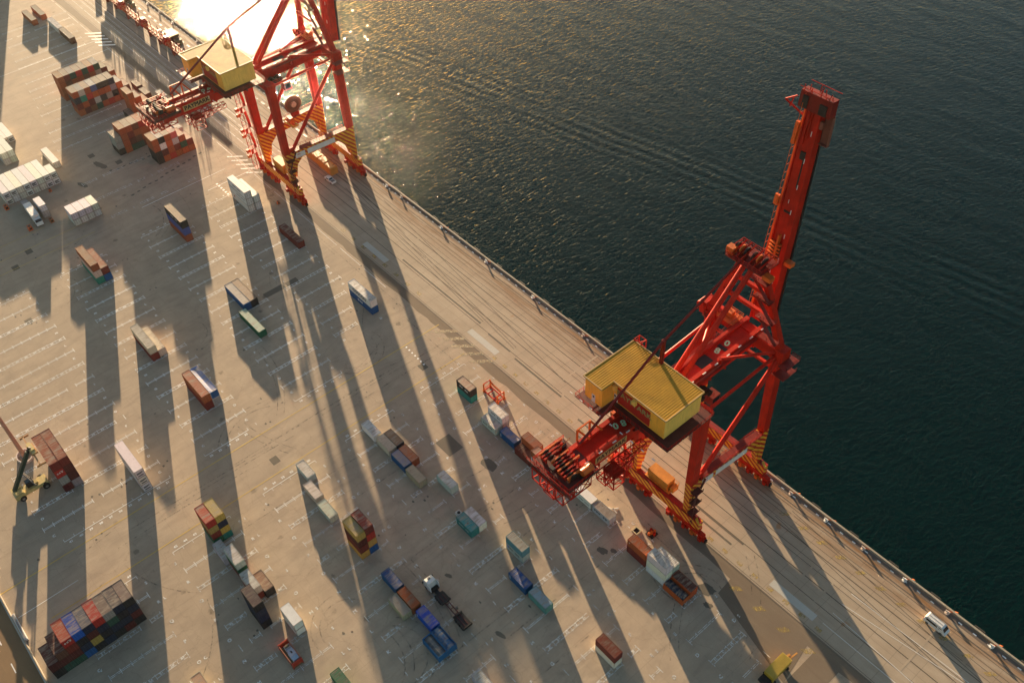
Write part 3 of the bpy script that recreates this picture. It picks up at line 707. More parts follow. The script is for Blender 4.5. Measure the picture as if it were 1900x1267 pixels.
stack(-94.3, 99.1, T, [WHI], 'first past right crane tail', 2.7, (.64,.64,.61), 'end', 'corr', 'reefer'); stack(-87.9, 99.2, T, [LGR], 'with ribbed roof past crane tail', 2.6, (.50,.45,.38), 'door', 'bows')
stack(-94.4, 76.0, T, [LGR,TGR], 'in middle of near yard', 2.6, (.46,.44,.37), rk='bows')
stack(-87.6, 70.9, T, [BLU], 'beside worn grey green one', 2.6, (.010,.065,.23)); stack(-80.7, 71.1, T, [TGR], 'with worn pale blue roof', 2.6, (.24,.32,.36))
stack(-73.9, 97.3, T, [MAR,ORA], 'above white pile, right yard', 2.7, (.44,.13,.05), rk='bows')
stack(-67.1, 96.9, T, [WHI,WHI,WHI], 'left half of white pile, right yard', 2.55, (.56,.53,.48), 'door'); stack(-67.1, 99.4, T, [WHI,LGR], 'right half of white pile, right yard', 2.75, (.60,.58,.53), 'door')
stack(-60.7, 73.6, T, [WHI,MAR], 'alone at bottom right of yard', 2.6, (.27,.07,.04), rk='bows')
stack(-95.3, 24.8, T, [GRN_], '@cut by bottom edge', 2.6, (.12,.27,.14), rk='bows'); stack(-73.9, 48.2, T, [LGR], '@cut by bottom edge, right of trailer', 2.6, (.48,.45,.40))
stack(-115.6, 0.8, T, [CRM], '@at bottom edge under big block', 2.4, (.5,.28,.16))

# open topped and flat rack units
def open_top(x, y, L, n, col, inner, lab, name='open_top_container', cargo=None, H=2.6, fill=1.9):
    w = n*2.47
    t = empty(name, (x+L/2, y+w/2, 0)); tag(t, lab, 'container')
    m = MB(); X, Y = L/2, w/2
    m.box(-X, X, -Y, -Y+.12, .1, H); m.box(-X, X, Y-.12, Y, .1, H); m.box(-X, -X+.12, -Y+.12, Y-.12, .1, H); m.box(X-.12, X, -Y+.12, Y-.12, .1, H)
    for i in range(int(L/.6)):
        a = -X+.3+i*.6; m.box(a, a+.2, -Y-.04, -Y, .2, H-.1)
    for s in (-1,1):
        for q in (-1,1): m.box(*sorted((s*(X+.05), s*(X-.15))), *sorted((q*(Y+.05), q*(Y-.15))), 0, H+.03)
    w_ = m.build('wall', CWALL, t); w_.color = (*col, 1)
    c = MB(); c.box(-X+.13, X-.13, -Y+.13, Y-.13, .1, .2)
    k = c.build('floor', CWALL, t); k.color = (*inner, 1)
    d = MB()
    n2 = 7; vs = []
    for i in range(n2+1):
        for jj in range(4):
            xx = -X+.14+(L-.28)*i/n2; yy = -Y+.14+(w-.28)*jj/3
            vs.append((xx, yy, fill+random.uniform(-.1,.12)+(.45 if jj in (1,2) else 0)))
    d.add(vs, [(4*i+j_, 4*i+4+j_, 4*i+5+j_, 4*i+1+j_) for i in range(n2) for j_ in range(3)])
    k = d.build('tarpaulin', CROOF, t); k.color = (*inner, 1)
    return t
open_top(-67.0, 96.4, T, 1, ORA, NVY, 'orange open top container with sagging dark blue tarpaulin', H=2.2, fill=2.0)
stack(-60.9, 98.95, T, [ORA], 'with dark brown roof beside dark blue tarpaulin', 3.1, (.10,.030,.022), group=None)
open_top(-94.1, 45.3, T, 1, (.010,.11,.26), (.15,.15,.15), 'blue open top container with grey stained sheet, front left of blue pair', H=2.5, fill=1.7)
open_top(-94.1, 47.9, T, 1, (.010,.10,.24), (.010,.10,.24), 'blue open top container with blue sheet, right of blue pair', H=2.5, fill=2.0)

# lettering and logos on sides (children of the container they are painted on)
def find(sub):
    for o in bpy.data.objects:
        if o.get('label') and sub in o['label'] and o.name.startswith('shipping'): return o
    print('NOT FOUND', sub)
def dims(o): w = [c for c in bpy.data.objects if c.parent == o and c.name.startswith('wall')][0]; return w.dimensions.x/2, CW/2
def side_text(sub, t, z, size, col, x=0):
    o = find(sub)
    if not o: return
    m = MB(); text3(m, t, (x, -CW/2-.02, z), (1,0,0), (0,0,1), size, .05); m.build('lettering', plain('lettering_'+t, col, .6), o)
def side_dashes(sub, z, h, x0, x1, n, col, gap=.3):
    o = find(sub)
    if not o: return
    m = MB(); w = (x1-x0)/n
    for i in range(n):
        if n > 4 and i == n//2: continue
        a = x0+i*w; m.box(a, a+w*(1-gap), -CW/2-.03, -CW/2-.005, z-h/2, z+h/2)
    m.build('logo', plain('logo_paint', col, .6), o)
def end_marks(sub, col, L=T):
    o = find(sub)
    if not o: return
    m = MB(); X = L/2+.06
    for y in (-.75,-.2,.45): m.box(X, X+.02, y, y+.35, 1.5, 2.0)
    m.box(X, X+.02, .1, .9, 2.1, 2.25); m.build('logo', plain('end_mark', col, .6), o)
side_text('long white container on top, near apron', 'COSCON', 1.5, 1.7, (.03,.03,.05))
side_dashes('long blue container at bottom, near apron', 1.6, .8, -1.4, 1.4, 3, (.5,.5,.5))
side_dashes('first past right crane tail', 1.2, .28, -1.4, 2.4, 9, (.05,.06,.07)); side_dashes('first past right crane tail', 1.9, .5, -2.5, -1.8, 1, (.05,.06,.07))
side_dashes('with ribbed roof past crane tail', 1.5, .55, -2.4, 2.4, 6, (.04,.06,.10))
side_dashes('short light grey container at bottom, in middle of near yard', 1.6, .5, -2.2, 2.0, 7, (.03,.04,.05)); side_dashes('in middle of near yard', 1.6, .9, -2.6, -1.6, 1, (.2,.25,.5))
side_dashes('short black container on top, beside orange lifting frame', 1.5, .6, -1.6, 2.2, 5, (.5,.5,.5))
side_dashes('short light grey container half in shade', 1.4, .4, -2.2, 1.8, 7, (.06,.06,.07)); side_dashes('short white container on top, right of half shaded', 1.4, .4, -1.6, 2.2, 6, (.06,.06,.07))
side_dashes('short blue container beside worn grey green', 1.3, 1.5, -2.6, -2.3, 1, (.55,.55,.55)); side_dashes('between rust red and open topped blue', 1.3, 1.4, -2.6, -2.3, 1, (.55,.55,.55)); side_dashes('below white pair near apron', 1.3, 1.4, -2.6, -2.3, 1, (.55,.55,.55))
side_dashes('long white container on top, by left crane foot', 1.6, .5, -2.6, 2.8, 9, (.12,.13,.16)); side_dashes('long white container at bottom, by left crane foot', 1.8, .8, -4.2, -3.2, 1, (.35,.05,.05)); side_dashes('long white container in middle, by left crane foot', 1.6, .35, -1, 4.6, 9, (.15,.16,.18))
side_dashes('long black container on top, in slim pile', 1.6, .6, -1.8, 3.0, 6, (.5,.5,.5)); side_dashes('short sea green container', 1.5, .35, -2.0, 2.0, 6, (.5,.5,.5)); side_dashes('short maroon container above white pile' if False else 'short orange container on top, above white pile', 1.8, .35, -2.5, -2.0, 1, (.55,.55,.5))
end_marks('long bright red container third up, beside reach stacker', (.6,.5,.48), F); end_marks('short red' if False else 'short bright red container on top, first column, big lower left', (.55,.5,.45))

# ------------------------------------------------------------------ gantry cranes
ROOFY = paint('ribbed_roof_yellow', (.50,.28,.03), .6, .2, (.22,.12,.03), .3, .25, .2)
ORW = paint('house_wall_orange', (.86,.42,.05), .5, .12, (.28,.12,.03), .35, .3)
BOARD = plain('sign_board_red', (.40,.02,.012), .5); LETY = plain('sign_letters_yellow', (.46,.36,.14), .5); LETG = plain('sign_letters_olive', (.30,.27,.10), .5)
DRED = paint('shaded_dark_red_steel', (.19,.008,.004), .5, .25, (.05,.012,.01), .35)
CABY = paint('cabin_yellow_orange', (.50,.20,.025), .55, .2, (.2,.08,.02), .3)
def crane(c, label, full=True):
    OY = 125.5
    t = empty('gantry_crane', (c, OY, 0)); tag(t, label, 'crane', 'ship to shore gantry cranes')
    def B(m, name, mat, par=None): return m.build(name, mat, par or t, (0, OY, 0))
    YL, YW = 113.2, 138.1
    legs = {('l',1):(8.6,8.6), ('l',-1):(-8.6,-8.8), ('w',1):(10.2,8.9), ('w',-1):(-9.8,-10.6)}
    for (s, sx), (xb, xt) in legs.items():
        y = YL if s == 'l' else YW; sgn = 1 if s == 'l' else -1
        m = MB(); m.bar((xb+(xt-xb)*.35, y, 18.6), (xt, y, 45.2), 1.9, 2.3, 2.2, 2.7, up=(0,1,0))
        m.box(xt-1.25, xt+1.25, y-1.5, y+1.5, 44.2, 45.4)
        lg = B(m, 'leg', RED)
        m = MB(); m.bar((xb, y+sgn*.2, 6.2), (xb+(xt-xb)*.35, y+sgn*.5, 18.6), 1.5, 1.7, 1.95, 3.3, up=(0,1,0))
        a, b2 = (y+sgn*1.8), (y+sgn*5.6); x0, x1 = xb-.72, xb+.72
        pts = [(a,15.6),(b2,15.6),(a+sgn*1.2,13.2),(a,8.5)]
        m.add([(x0,p,z) for p,z in pts]+[(x1,p,z) for p,z in pts], [(0,1,2,3),(7,6,5,4)]+[(i,i+4,(i+1)%4+4,(i+1)%4) for i in range(4)])
        B(m, 'leg_foot', STRY, lg)
    for sx in (-1, 1):
        xl = legs[('l',sx)][0]; xw = legs[('w',sx)][0]; f = lambda y: xl+(xw-xl)*(y-YL)/(YW-YL)
        m = MB(); m.bar((f(114.9),114.9,17.2), (f(136.6),136.6,17.2), 1.6, 3.0)
        tb = B(m, 'tie_beam', STRY)
        m = MB(); m.bar((f(115.0),115.0,18.82), (f(136.4),136.4,18.82), 2.1, .2); B(m, 'walkway', DRED, tb)
        m = MB(); m.rail([(f(115.2)+1.0,115.2,18.9),(f(136)+1.0,136,18.9)]); m.rail([(f(115.2)-1.0,115.2,18.9),(f(136)-1.0,136,18.9)]); B(m, 'handrail', RED, tb)
        m = MB(); m.tube((f(114.6),114.6,17.6), (f(137)-.6*sx,137.0,44.4), .62, 10); m.box(f(114.6)-.5, f(114.6)+.5, 113.6, 116.2, 18.7, 20.4); B(m, 'diagonal_brace', RED)
        m = MB(); m.tube((xl,115.0,44.2), (xl+(8.9*sx-xl)*.9,137.2,45.2), .42, 10); B(m, 'upper_brace', RED)
        m = MB(); m.tube((8.6*sx+(-1 if sx<0 else 0),136.9,46.4), (2.7*sx,125.0,48.2), .36, 10); m.tube((2.6*sx,125.0,48.2),(2.6*sx,125.0,45.0),.5,10); B(m, 'girder_brace', RED)
        if sx > 0:
            m = MB()
            for (a, b2) in ((116.0,119.6),(120.6,131.3)): m.bar((f(a)+.86,a,16.9), (f(b2)+.86,b2,16.9), .08, 1.9)
            sb = B(m, 'name_board', WHT, tb)
            m = MB()
            for q in range(6): m.bar((f(117)+.95,116.6+q*.45,17.2+.0*q), (f(117)+.95,116.9+q*.45,17.2), .02, .55 if q%2 else .35)
            for q in range(5): m.bar((f(117)+.95,116.7+q*.5,16.35), (f(117)+.95,116.85+q*.5,16.35), .02, .22)
            B(m, 'board_lettering', plain('board_red', (.5,.04,.03)), sb)
    for y in (YL, YW):
        m = MB(); m.bar((-13.2,y,5.2), (13.2,y,5.2), 1.6, 2.8); 
        si = B(m, 'sill_beam', STRY)
        m = MB(); m.bar((-11.6,y,6.68), (11.6,y,6.68), 1.8, .12); B(m, 'walkway', DRED, si)
        m = MB(); m.rail([(-11.6,y-.9,6.7),(11.6,y-.9,6.7)]); B(m, 'handrail', RED, si)
        for g in (-1, 1):
            m = MB(); m.add([(g*3.2,y-.55,3.7),(g*14.9,y-.55,2.7),(g*14.9,y+.55,2.7),(g*3.2,y+.55,3.7),(g*3.2,y-.55,1.9),(g*14.9,y-.55,1.7),(g*14.9,y+.55,1.7),(g*3.2,y+.55,1.9)], [(0,1,2,3),(7,6,5,4),(0,4,5,1),(1,5,6,2),(2,6,7,3),(3,7,4,0)])
            m.box(*sorted((g*10.2,g*13.2)), y-1.0, y+1.0, 2.7, 3.75); B(m, 'equaliser_beam', RED)
            for k in range(5):
                xc = g*(3.8+k*2.62); m = MB(); m.box(xc-1.02, xc+1.02, y-.5, y+.5, .45, 1.75); m.box(xc-.5, xc+.4, y-1.15, y-.5, .6, 1.8); m.box(xc-.2,xc+.2,y+.5,y+.9,.9,2.2)
                bo = B(m, 'bogie', ORG if k % 2 else RED)
                m = MB()
                for q in (-.55,.55): m.tube((xc+q,y-.16,.43), (xc+q,y+.16,.43), .42, 12)
                B(m, 'wheel', DARK, bo)
        m = MB(); m.box(15.2, 15.8, y-.35, y+.35, .5, 1.5); m.box(-15.8, -15.2, y-.35, y+.35, .5, 1.5); B(m, 'buffer', DARK, si)
    # electrical house on the landward sill
    m = MB(); m.box(-5.2, 1.4, YL+.6, YL+3.4, 6.9, 9.5)
    for k in range(9): m.box(-5.0+k*.72, -4.7+k*.72, YL+.55, YL+.6, 7.1, 9.3)
    eh = B(m, 'equipment_cabin', CABY)
    m = MB(); m.box(-5.8, 2.4, YL+.2, YL+4.0, 6.62, 6.85); m.box(2.0,3.0,YL+1,YL+3,6.9,8.5); m.rail([(-5.8,YL+4,6.85),(2.4,YL+4,6.85),(2.4,YL+.2,6.85)]); B(m, 'cabin_platform', CABY, eh)
    # portal beams
    m = MB(); m.bar((-12.6,YW,45.6), (10.0,YW,45.6), 2.2, 3.2); m.box(-13.4,-11.6,YW-1.5,YW+1.5,43.9,47.6); m.box(9.0,11.0,YW-1.4,YW+1.4,43.9,47.5)
    m.tube((-12.9,YW-2.0,46.5),(-12.9,YW+2.0,46.5),1.1,12); pb = B(m, 'portal_beam', RED)
    m = MB(); m.bar((11,YW+2.2,44.6),(11,YW+2.2,40.9),.1,.1); m.bar((-11.4,YW+2.3,44.55),(11.2,YW+2.3,44.55),.12,.12)
    for x0, x1 in ((-11.5,-9),(11,13.2)): m.box(x0,x1,YW-2.6,YW+2.4,44.5,44.65); m.rail([(x0,YW-2.6,44.6),(x1,YW-2.6,44.6),(x1,YW+2.4,44.6),(x0,YW+2.4,44.6)])
    m.box(9.6,13.0,YW-2.4,YW+2.4,40.8,40.95); m.rail([(13,YW-2.4,40.9),(13,YW+2.4,40.9)]); B(m, 'walkway', DRED, pb)
    m = MB(); m.box(-7.4,-2.8,YW-2.6,YW+1.4,47.3,47.45); m.rail([(-7.4,YW-2.6,47.4),(-2.8,YW-2.6,47.4),(-2.8,YW+1.4,47.4),(-7.4,YW+1.4,47.4)])
    for k in range(6): m.bar((-7+k*.8,YW-1.5,47.5),(-6.6+k*.7,YW+.6,48.6+random.uniform(0,1)),.16,.16)
    m.box(-6.4,-4.6,YW-1,YW+.6,47.5,48.8); B(m, 'hinge_platform', ORG, pb)
    m = MB(); m.bar((-9.8,YL,44.0), (9.8,YL,44.0), 2.0, 2.6); B(m, 'portal_beam', RED); m = MB(); m.bar((-9,YW+0,40.2),(8.4,YW,40.2),.7,.7); B(m, 'portal_tie', RED)
    # girder
    m = MB()
    for s in (-1, 1): m.box(*sorted((s*1.6, s*2.6)), 79.5, 140.4, 43.6, 47.6)
    m.box(-1.6, 1.6, 80, 139.8, 44.2, 46.9)
    for k in range(12): m.box(-2.9, 2.9, 82+k*5, 82.5+k*5, 43.3, 43.6)
    gd = B(m, 'girder', RED)
    m = MB(); m.box(2.62, 3.2, 97, 112, 46.6, 46.7); m.box(2.62,3.6,118,139,46.6,46.7); m.rail([(2.62,84.8,47.6),(2.62,97,47.6)]); m.rail([(3.58,110.5,46.7),(3.58,139,46.7)])
    m.box(-3.4,-2.62,110,139,46.6,46.7); m.rail([(-3.38,110.5,46.7),(-3.38,139,46.7)]); B(m, 'walkway', DRED, gd)
    m = MB()
    for y in range(83, 140, 4): m.box(2.62, 2.9, y, y+1.0, 47.62, 47.74)
    for k in range(9): m.box(-12.0+k*3,-11.2+k*3, 92.6, 92.8, 49.98, 50.1)
    B(m, 'lamp', WHT, gd)
    m = MB(); text3(m, '0', (-.5,95.2,46.93), (-.4,-.92,0), (.92,-.4,0), 2.3, .06); text3(m, '8', (-.0,97.0,46.93), (-.4,-.92,0), (.92,-.4,0), 2.3, .06)
    text3(m, '8', (-.2,127.2,46.93), (.94,.34,0), (-.34,.94,0), 2.5, .06); text3(m, '0', (-.2,130.6,46.93), (.94,.34,0), (-.34,.94,0), 2.5, .06); B(m, 'crane_number', GRN, gd)
    m = MB(); m.box(2.605, 2.68, 86.2, 95.4, 44.4, 46.4); gb = B(m, 'girder_sign', LETY, gd)
    m = MB(); text3(m, 'PAYMARK', (2.71,90.8,45.4), (0,1,0), (0,0,1), 1.9, .06); B(m, 'sign_lettering', DARK, gb)
    B(MB().box(-1.4,1.4,120.6,124.4,46.92,47.0), 'hatch', DARK, gd); B(MB().box(-1.2,1.2,128.4,129.4,46.92,47.0), 'hatch', DARK, gd)
    # machinery house
    hx0, hx1, hy0, hy1, z0, z1 = -9.2, 10.2, 98.0, 108.9, 50.0, 56.0; wy, wx = 94.5, -4.2
    m = MB(); m.poly([(hx0,wy),(wx,wy),(wx,hy0),(hx1,hy0),(hx1,hy1),(hx0,hy1)], z0, z1); hs = B(m, 'machinery_house', ORW)
    m = MB(); m.box(hx1+.002, hx1+.05, hy0, hy1, z0+.02, z1-.03); B(m, 'end_wall', YEL, hs)
    m = MB(); p = .56; x = hx0-.25
    while x < hx1+.2:
        ya = wy-.25 if x < wx else hy0-.25
        m.box(x, x+p*.5, ya, hy1+.25, z1+.01, z1+.18); m.box(x+p*.5, x+p, ya, hy1+.25, z1+.01, z1+.07); x += p
    B(m, 'roof', ROOFY, hs)
    m = MB()
    for a, b2 in (((hx0-.3,hy1+.3),(hx1+.3,hy1+.3)),((hx1+.3,hy1+.3),(hx1+.3,hy0-.3)),((hx1+.3,hy0-.3),(wx,hy0-.3)),((wx+.1,wy-.3),(hx0-.3,wy-.3)),((hx0-.3,wy-.3),(hx0-.3,hy1+.3))): m.bar((*a,z1+.08),(*b2,z1+.08),.22,.34)
    B(m, 'roof_edge', plain('roof_trim', (.46,.30,.12), .5), hs)
    m = MB(); m.box(-3.1, 6.2, hy0-.05, hy0, z0+.3, z0+4.9); bd = B(m, 'sign_board', BOARD, hs)
    m = MB(); text3(m, 'PAYM', (-.6,hy0-.08,z0+3.3), (1,0,0), (0,0,1), 2.1, .05); text3(m, 'ARK', (4.5,hy0-.08,z0+3.3), (1,0,0), (0,0,1), 2.1, .05); B(m, 'sign_lettering', LETG, bd)
    for x in (-3.6, 2.0):
        m = MB(); m.box(x-.5, x+.5, hy0-.75, hy0-.06, z1-2.0, z1-.9); m.tube((x,hy0-.4,z1-.95),(x,hy0-.4,z1-.7),.5,10); B(m, 'vent_cowl', YEL, hs)
    for (x, y) in ((-3.1, 0), (-6.6, 1)):
        m = MB(); yy = hy0 if y == 0 else wy; m.box(x-.55 if y else wx+.25, x+.45 if y else wx+1.35, yy-.06, yy-.005, z0+.05, z0+2.3)
        d = B(m, 'door', WHT, hs); m = MB(); q = (x-.05 if y else wx+.5); m.box(q-.2, q+.25, yy-.075, yy-.06, z0+1.4, z0+1.95); B(m, 'window', GLASS, d)
    m = MB(); m.box(-10.3,-8.9, 95.3, 96.9, z0+.3, z0+1.8); ac = B(m, 'air_conditioner', WHT, hs); m = MB(); m.tube((-9.6,96.1,z0+1.8),(-9.6,96.1,z0+1.86),.5,12); B(m,'fan',ORG,ac)
    # platform under the house
    m = MB(); rim = [(-10.6,92.9),(-2.6,92.9),(-2.6,96.4),(12.8,96.4),(12.8,110.6),(-10.6,110.6)]
    m.poly(rim, 49.35, 49.5)
    for k in range(12): x = -10+k*2; m.box(x, x+.2, (93.2 if x < -3 else 96.8), 110.2, 48.9, 49.34)
    for x in (-3.6,3.6): m.box(x-.25,x+.25,96.9,110,47.62,48.88)
    for y in (98,104,109): m.box(-10,12.4,y,y+.4,48.3,48.88)
    pl = B(m, 'house_platform', GRATE)
    m = MB(); m.rail([(x, y, 49.5) for x, y in rim+[rim[0]]], 1.1, 1.2, .045); B(m, 'handrail', RED, pl)
    m = MB(); m.lattice((-8.3,110.0,49.6), (-8.3,110.0,56.8), 2.0, 1.6, 3, .12); B(m, 'hoist_cage', RED, pl)
    # apex
    for s in (-1, 1):
        m = MB(); m.bar((-10.8 if s < 0 else 9.0, YW, 47.0), (s*2.3, 134.9, 70.2), 1.5, 1.7, 1.1, 1.3, up=(0,1,0)); py = B(m, 'pylon_leg', RED)
        if s > 0:
            m = MB(); pts = [(8.2,51.5),(6.4,56.5),(4.7,61.5),(3.2,66.0)]
            for i, (x, z) in enumerate(pts):
                m.box(x-2.8, x+1.8, 133.6, 135.4, z, z+.12); m.rail([(x-2.8,133.6,z+.1),(x+1.8,133.6,z+.1),(x+1.8,135.4,z+.1)])
                if i: px, pz = pts[i-1]; m.bar((px+1.2,134.2,pz+.1),(x-2.0,134.2,z+.1),.8,.2); m.bar((px+1.2,133.7,pz+1.1),(x-2.0,133.7,z+1.1),.08,.08)
            B(m, 'access_stair', DRED, py)
    for z, x in ((56,6.6),(62.5,4.7)):
        m = MB(); m.bar((-x-.6,136.6-(z-50)*.1,z),(x-.2,136.6-(z-50)*.1,z),.8,.9); B(m, 'cross_tie', RED)
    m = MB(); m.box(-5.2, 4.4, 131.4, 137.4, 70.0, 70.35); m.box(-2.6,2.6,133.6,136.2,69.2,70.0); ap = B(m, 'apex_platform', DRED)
    m = MB(); m.rail([(-5.2,131.4,70.3),(4.4,131.4,70.3),(4.4,137.4,70.3),(-5.2,137.4,70.3),(-5.2,131.4,70.3)], 1.1, 1.2, .06); B(m, 'handrail', RED, ap)
    for x in (-4.2,-2.9,-1.7,.3,1.6,3.0):
        m = MB(); m.tube((x-.14,134.2,71.4),(x+.14,134.2,71.4),1.1,16); sv = B(m, 'sheave', ORG if x in (-2.9,1.6) else DARK, ap)
        m = MB(); m.bar((x+.35,131.9,71.0),(x+.35,136.6,72.0),.16,.5); B(m, 'sheave_bracket', RED, sv)
    B(MB().box(-5.6,-3.8,132.0,133.6,70.4,72.0), 'drive_box', ORG, ap); B(MB().box(3.4,5.6,133.5,135.0,67.5,68.6), 'drive_box', ORG, ap)
    for s in (-1, 1):
        m = MB(); m.tube((s*1.0,134.0,70.0), (s*1.1-.3,114.2,48.2), .62, 12); m.box(s*1.1-.9,s*1.1+.5,113.0,115.2,47.2,48.8); B(m, 'backstay', RED)
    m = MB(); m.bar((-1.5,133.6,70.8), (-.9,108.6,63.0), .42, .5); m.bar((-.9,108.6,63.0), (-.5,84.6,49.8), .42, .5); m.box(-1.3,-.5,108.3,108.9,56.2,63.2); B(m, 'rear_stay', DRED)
    # trolley and cab
    m = MB(); m.box(-3.4,4.4,113.4,119.8,42.0,43.2)
    for k in range(5): m.box(-3+k*1.5,-2.1+k*1.5,113.8,119.4,43.22,43.28)
    for y in (114,116.5,119): m.tube((3.2,y,43.6),(5.6,y,43.6),.75,12); 
    for k in range(7): m.bar((3.0,113.4+k*.9,42.8),(5.9,113.8+k*.9,44.6+(k%3)*.5),.18,.18)
    tr = B(m, 'trolley', DARK)
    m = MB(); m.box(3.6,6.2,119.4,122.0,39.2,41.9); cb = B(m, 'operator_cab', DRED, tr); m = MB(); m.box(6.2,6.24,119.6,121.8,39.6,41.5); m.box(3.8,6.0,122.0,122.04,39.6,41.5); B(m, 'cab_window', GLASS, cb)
    m = MB(); m.rail([(3.4,113.2,43.3),(6.4,113.2,43.3),(6.4,119.2,43.3)]); B(m,'handrail',RED,tr)
    # rear sheave deck
    m = MB(); m.box(-5.4,5.4,76.0,84.6,46.9,47.1)
    for x in (-5.2,-1.9,1.7,5.0): m.box(x,x+.25,76,84.6,46.3,46.9)
    m.box(-6.4,6.4,75.2,75.6,46.6,47.4); rr = B(m, 'rear_deck', GRATE)
    m = MB(); m.rail([(-5.4,84.6,47.1),(-5.4,76,47.1),(5.4,76,47.1),(5.4,84.6,47.1)], 1.1, 1.1, .07); m.rail([(-6.4,75.2,47.3),(6.4,75.2,47.3)],1.1,1.1,.06); B(m, 'handrail', RED, rr)
    random.seed(8)
    for i, x in enumerate((-4.7,-3.8,-3.0,-1.6,-.8,0,.9,1.9,2.8,3.6)):
        y0 = 77.0+random.uniform(0,.8); L = random.uniform(4.2,6.4); m = MB(); m.box(x-.16,x+.16,y0,y0+L,48.2,48.9); m.box(x-.1,x+.1,y0+.4,y0+.7,47.1,48.2); m.box(x-.1,x+.1,y0+L-.8,y0+L-.5,47.1,48.2)
        fr = B(m, 'sheave_frame', (ORG,RED,RED)[i%3], rr); m = MB(); m.tube((x+.22,y0+1.6,48.4),(x+.40,y0+1.6,48.4),.8,14); B(m, 'sheave', DARK, fr); m = MB(); m.tube((x+.22,y0+L-1.4,48.4),(x+.40,y0+L-1.4,48.4),.7,14); B(m, 'sheave', DRED, fr)
    m = MB(); m.tube((4.3,80.6,48.3),(4.3,83.4,48.3),.85,14); B(m, 'air_tank', ORG, rr)
    m = MB(); m.box(3.2,5.6,80.2,83.8,47.1,47.5); m.box(-4.8,-3.2,81.5,83.5,47.1,48.0); m.box(-.6,.5,76.2,77.0,48.9,49.6); B(m, 'winch_base', DARK, rr)
    m = MB()
    for y in (86.0,89.6):
        m.bar((-2.7,y,47.6),(-2.7,y,51.2),.35,.35); m.bar((-2.7,y,51.2),(-1.2,y+2.2,47.7),.35,.35)
    m.bar((-2.7,86,51.2),(-2.7,89.6,51.2),.3,.3); m.bar((-2.7,84,50.4),(-2.7,80,49.2),.1,.1); B(m, 'service_frame', ORG, gd)
    m = MB(); m.lattice((-4.5,76.6,44.8),(4.8,76.6,44.8),3.2,3.6,4,.16); m.lattice((0,77.2,41.0),(0,77.2,44.2),3.0,3.4,1,.14); m.lattice((3.8,82.6,45.0),(3.8,76.8,45.0),2.6,3.0,2,.14); B(m, 'hanging_cage', RED, rr)
    m = MB(); m.lattice((5.4,93.5,43.2),(5.4,85.2,43.2),2.6,2.2,4,.15); m.lattice((6.0,88.6,39.5),(6.0,88.6,43.6),2.8,3.2,2,.15); m.lattice((4.4,99.0,42.4),(4.4,92.0,42.4),1.6,1.4,3,.12)
    m.box(4.0,7.6,87.0,90.2,43.4,43.5); m.rail([(4.6,84,44.7),(6.6,84,44.7),(6.6,94,44.7),(4.6,94,44.7)]); B(m, 'maintenance_cage', RED, gd)
    # stair tower on the landward leg
    m = MB(); X0, X1, Y0, Y1 = -13.4, -9.9, 109.6, 111.9
    for x in (X0, X1):
        for y in (Y0, Y1): m.bar((x,y,4.8),(x,y,45.5),.16,.16)
    for k in range(10):
        z = 5.2+k*4.2; xa, xb = (X0, X0+1.1) if k % 2 else (X1-1.1, X1)
        m.box(xa-(.9 if k%2 else 0), xb+(.9 if not k%2 else 0), Y0-.9, Y1, z, z+.1)
        m.rail([(xa,Y0-.9,z+.1),(xb,Y0-.9,z+.1)],1.1,1,.06); m.bar((X0,Y0,z),(X1,Y0,z),.1,.1); m.bar((X0,Y1,z),(X1,Y1,z),.1,.1); m.bar((X0,Y0,z),(X0,Y1,z),.1,.1); m.bar((X1,Y0,z),(X1,Y1,z),.1,.1)
        if k < 9:
            a, b2 = (X0+1.0, X1-1.0) if k % 2 else (X1-1.0, X0+1.0); yy = Y0+.5 if k % 2 else Y1-.6
            m.bar((a,yy,z+.1),(b2,yy,z+4.2),.8,.22); m.bar((a,yy-.4,z+1.1),(b2,yy-.4,z+5.2),.08,.08); m.bar((a,yy+.4,z+1.1),(b2,yy+.4,z+5.2),.08,.08)
            m.bar((X0,Y0,z),(X1,Y0,z+4.2),.09,.09); m.bar((X0,Y0,z+4.2),(X0,Y1,z),.09,.09)
    st = B(m, 'stair_tower', RED)
    for k in range(10):
        z = 5.4+k*4.2+(0 if k % 2 else 2.0); B(MB().box(X0-1.1,X0-.1,Y0-.9,Y0+.5,z+.2,z+1.3), 'landing_gate', ORG, st)
    # cable reel on the far tie beam
    m = MB(); xr, yr, zr = -9.4, 128.2, 23.2
    for k in range(40):
        a = 2*math.pi*k/40; m.bar((xr,yr+.9*math.cos(a),zr+.9*math.sin(a)),(xr,yr+3.3*math.cos(a),zr+3.3*math.sin(a)),.5,.16,up=(1,0,0))
    cr = B(m, 'cable_reel', plain('reel_brown', (.16,.07,.045), .5)); m = MB(); m.tube((xr-.5,yr,zr),(xr+.6,yr,zr),1.0,16); B(m, 'reel_hub', plain('hub_pale', (.45,.36,.28), .5), cr)
    m = MB(); m.tube((xr-.12,yr,zr),(xr+.12,yr,zr),2.1,32); B(m, 'cable', plain('cable_brown', (.10,.05,.035), .6), cr); m = MB(); m.box(xr-.7,xr+.7,yr-1.4,yr+1.4,18.9,20.2); B(m, 'reel_base', RED, cr)
    # landward foot ladder and cabin on the near leg
    m = MB()
    for z in (8,12.2,16.4): m.box(9.6,11.3,YL-1.2,YL+1.4,z,z+.1); m.rail([(9.7,YL-1.2,z),(11.3,YL-1.2,z),(11.3,YL+1.4,z)])
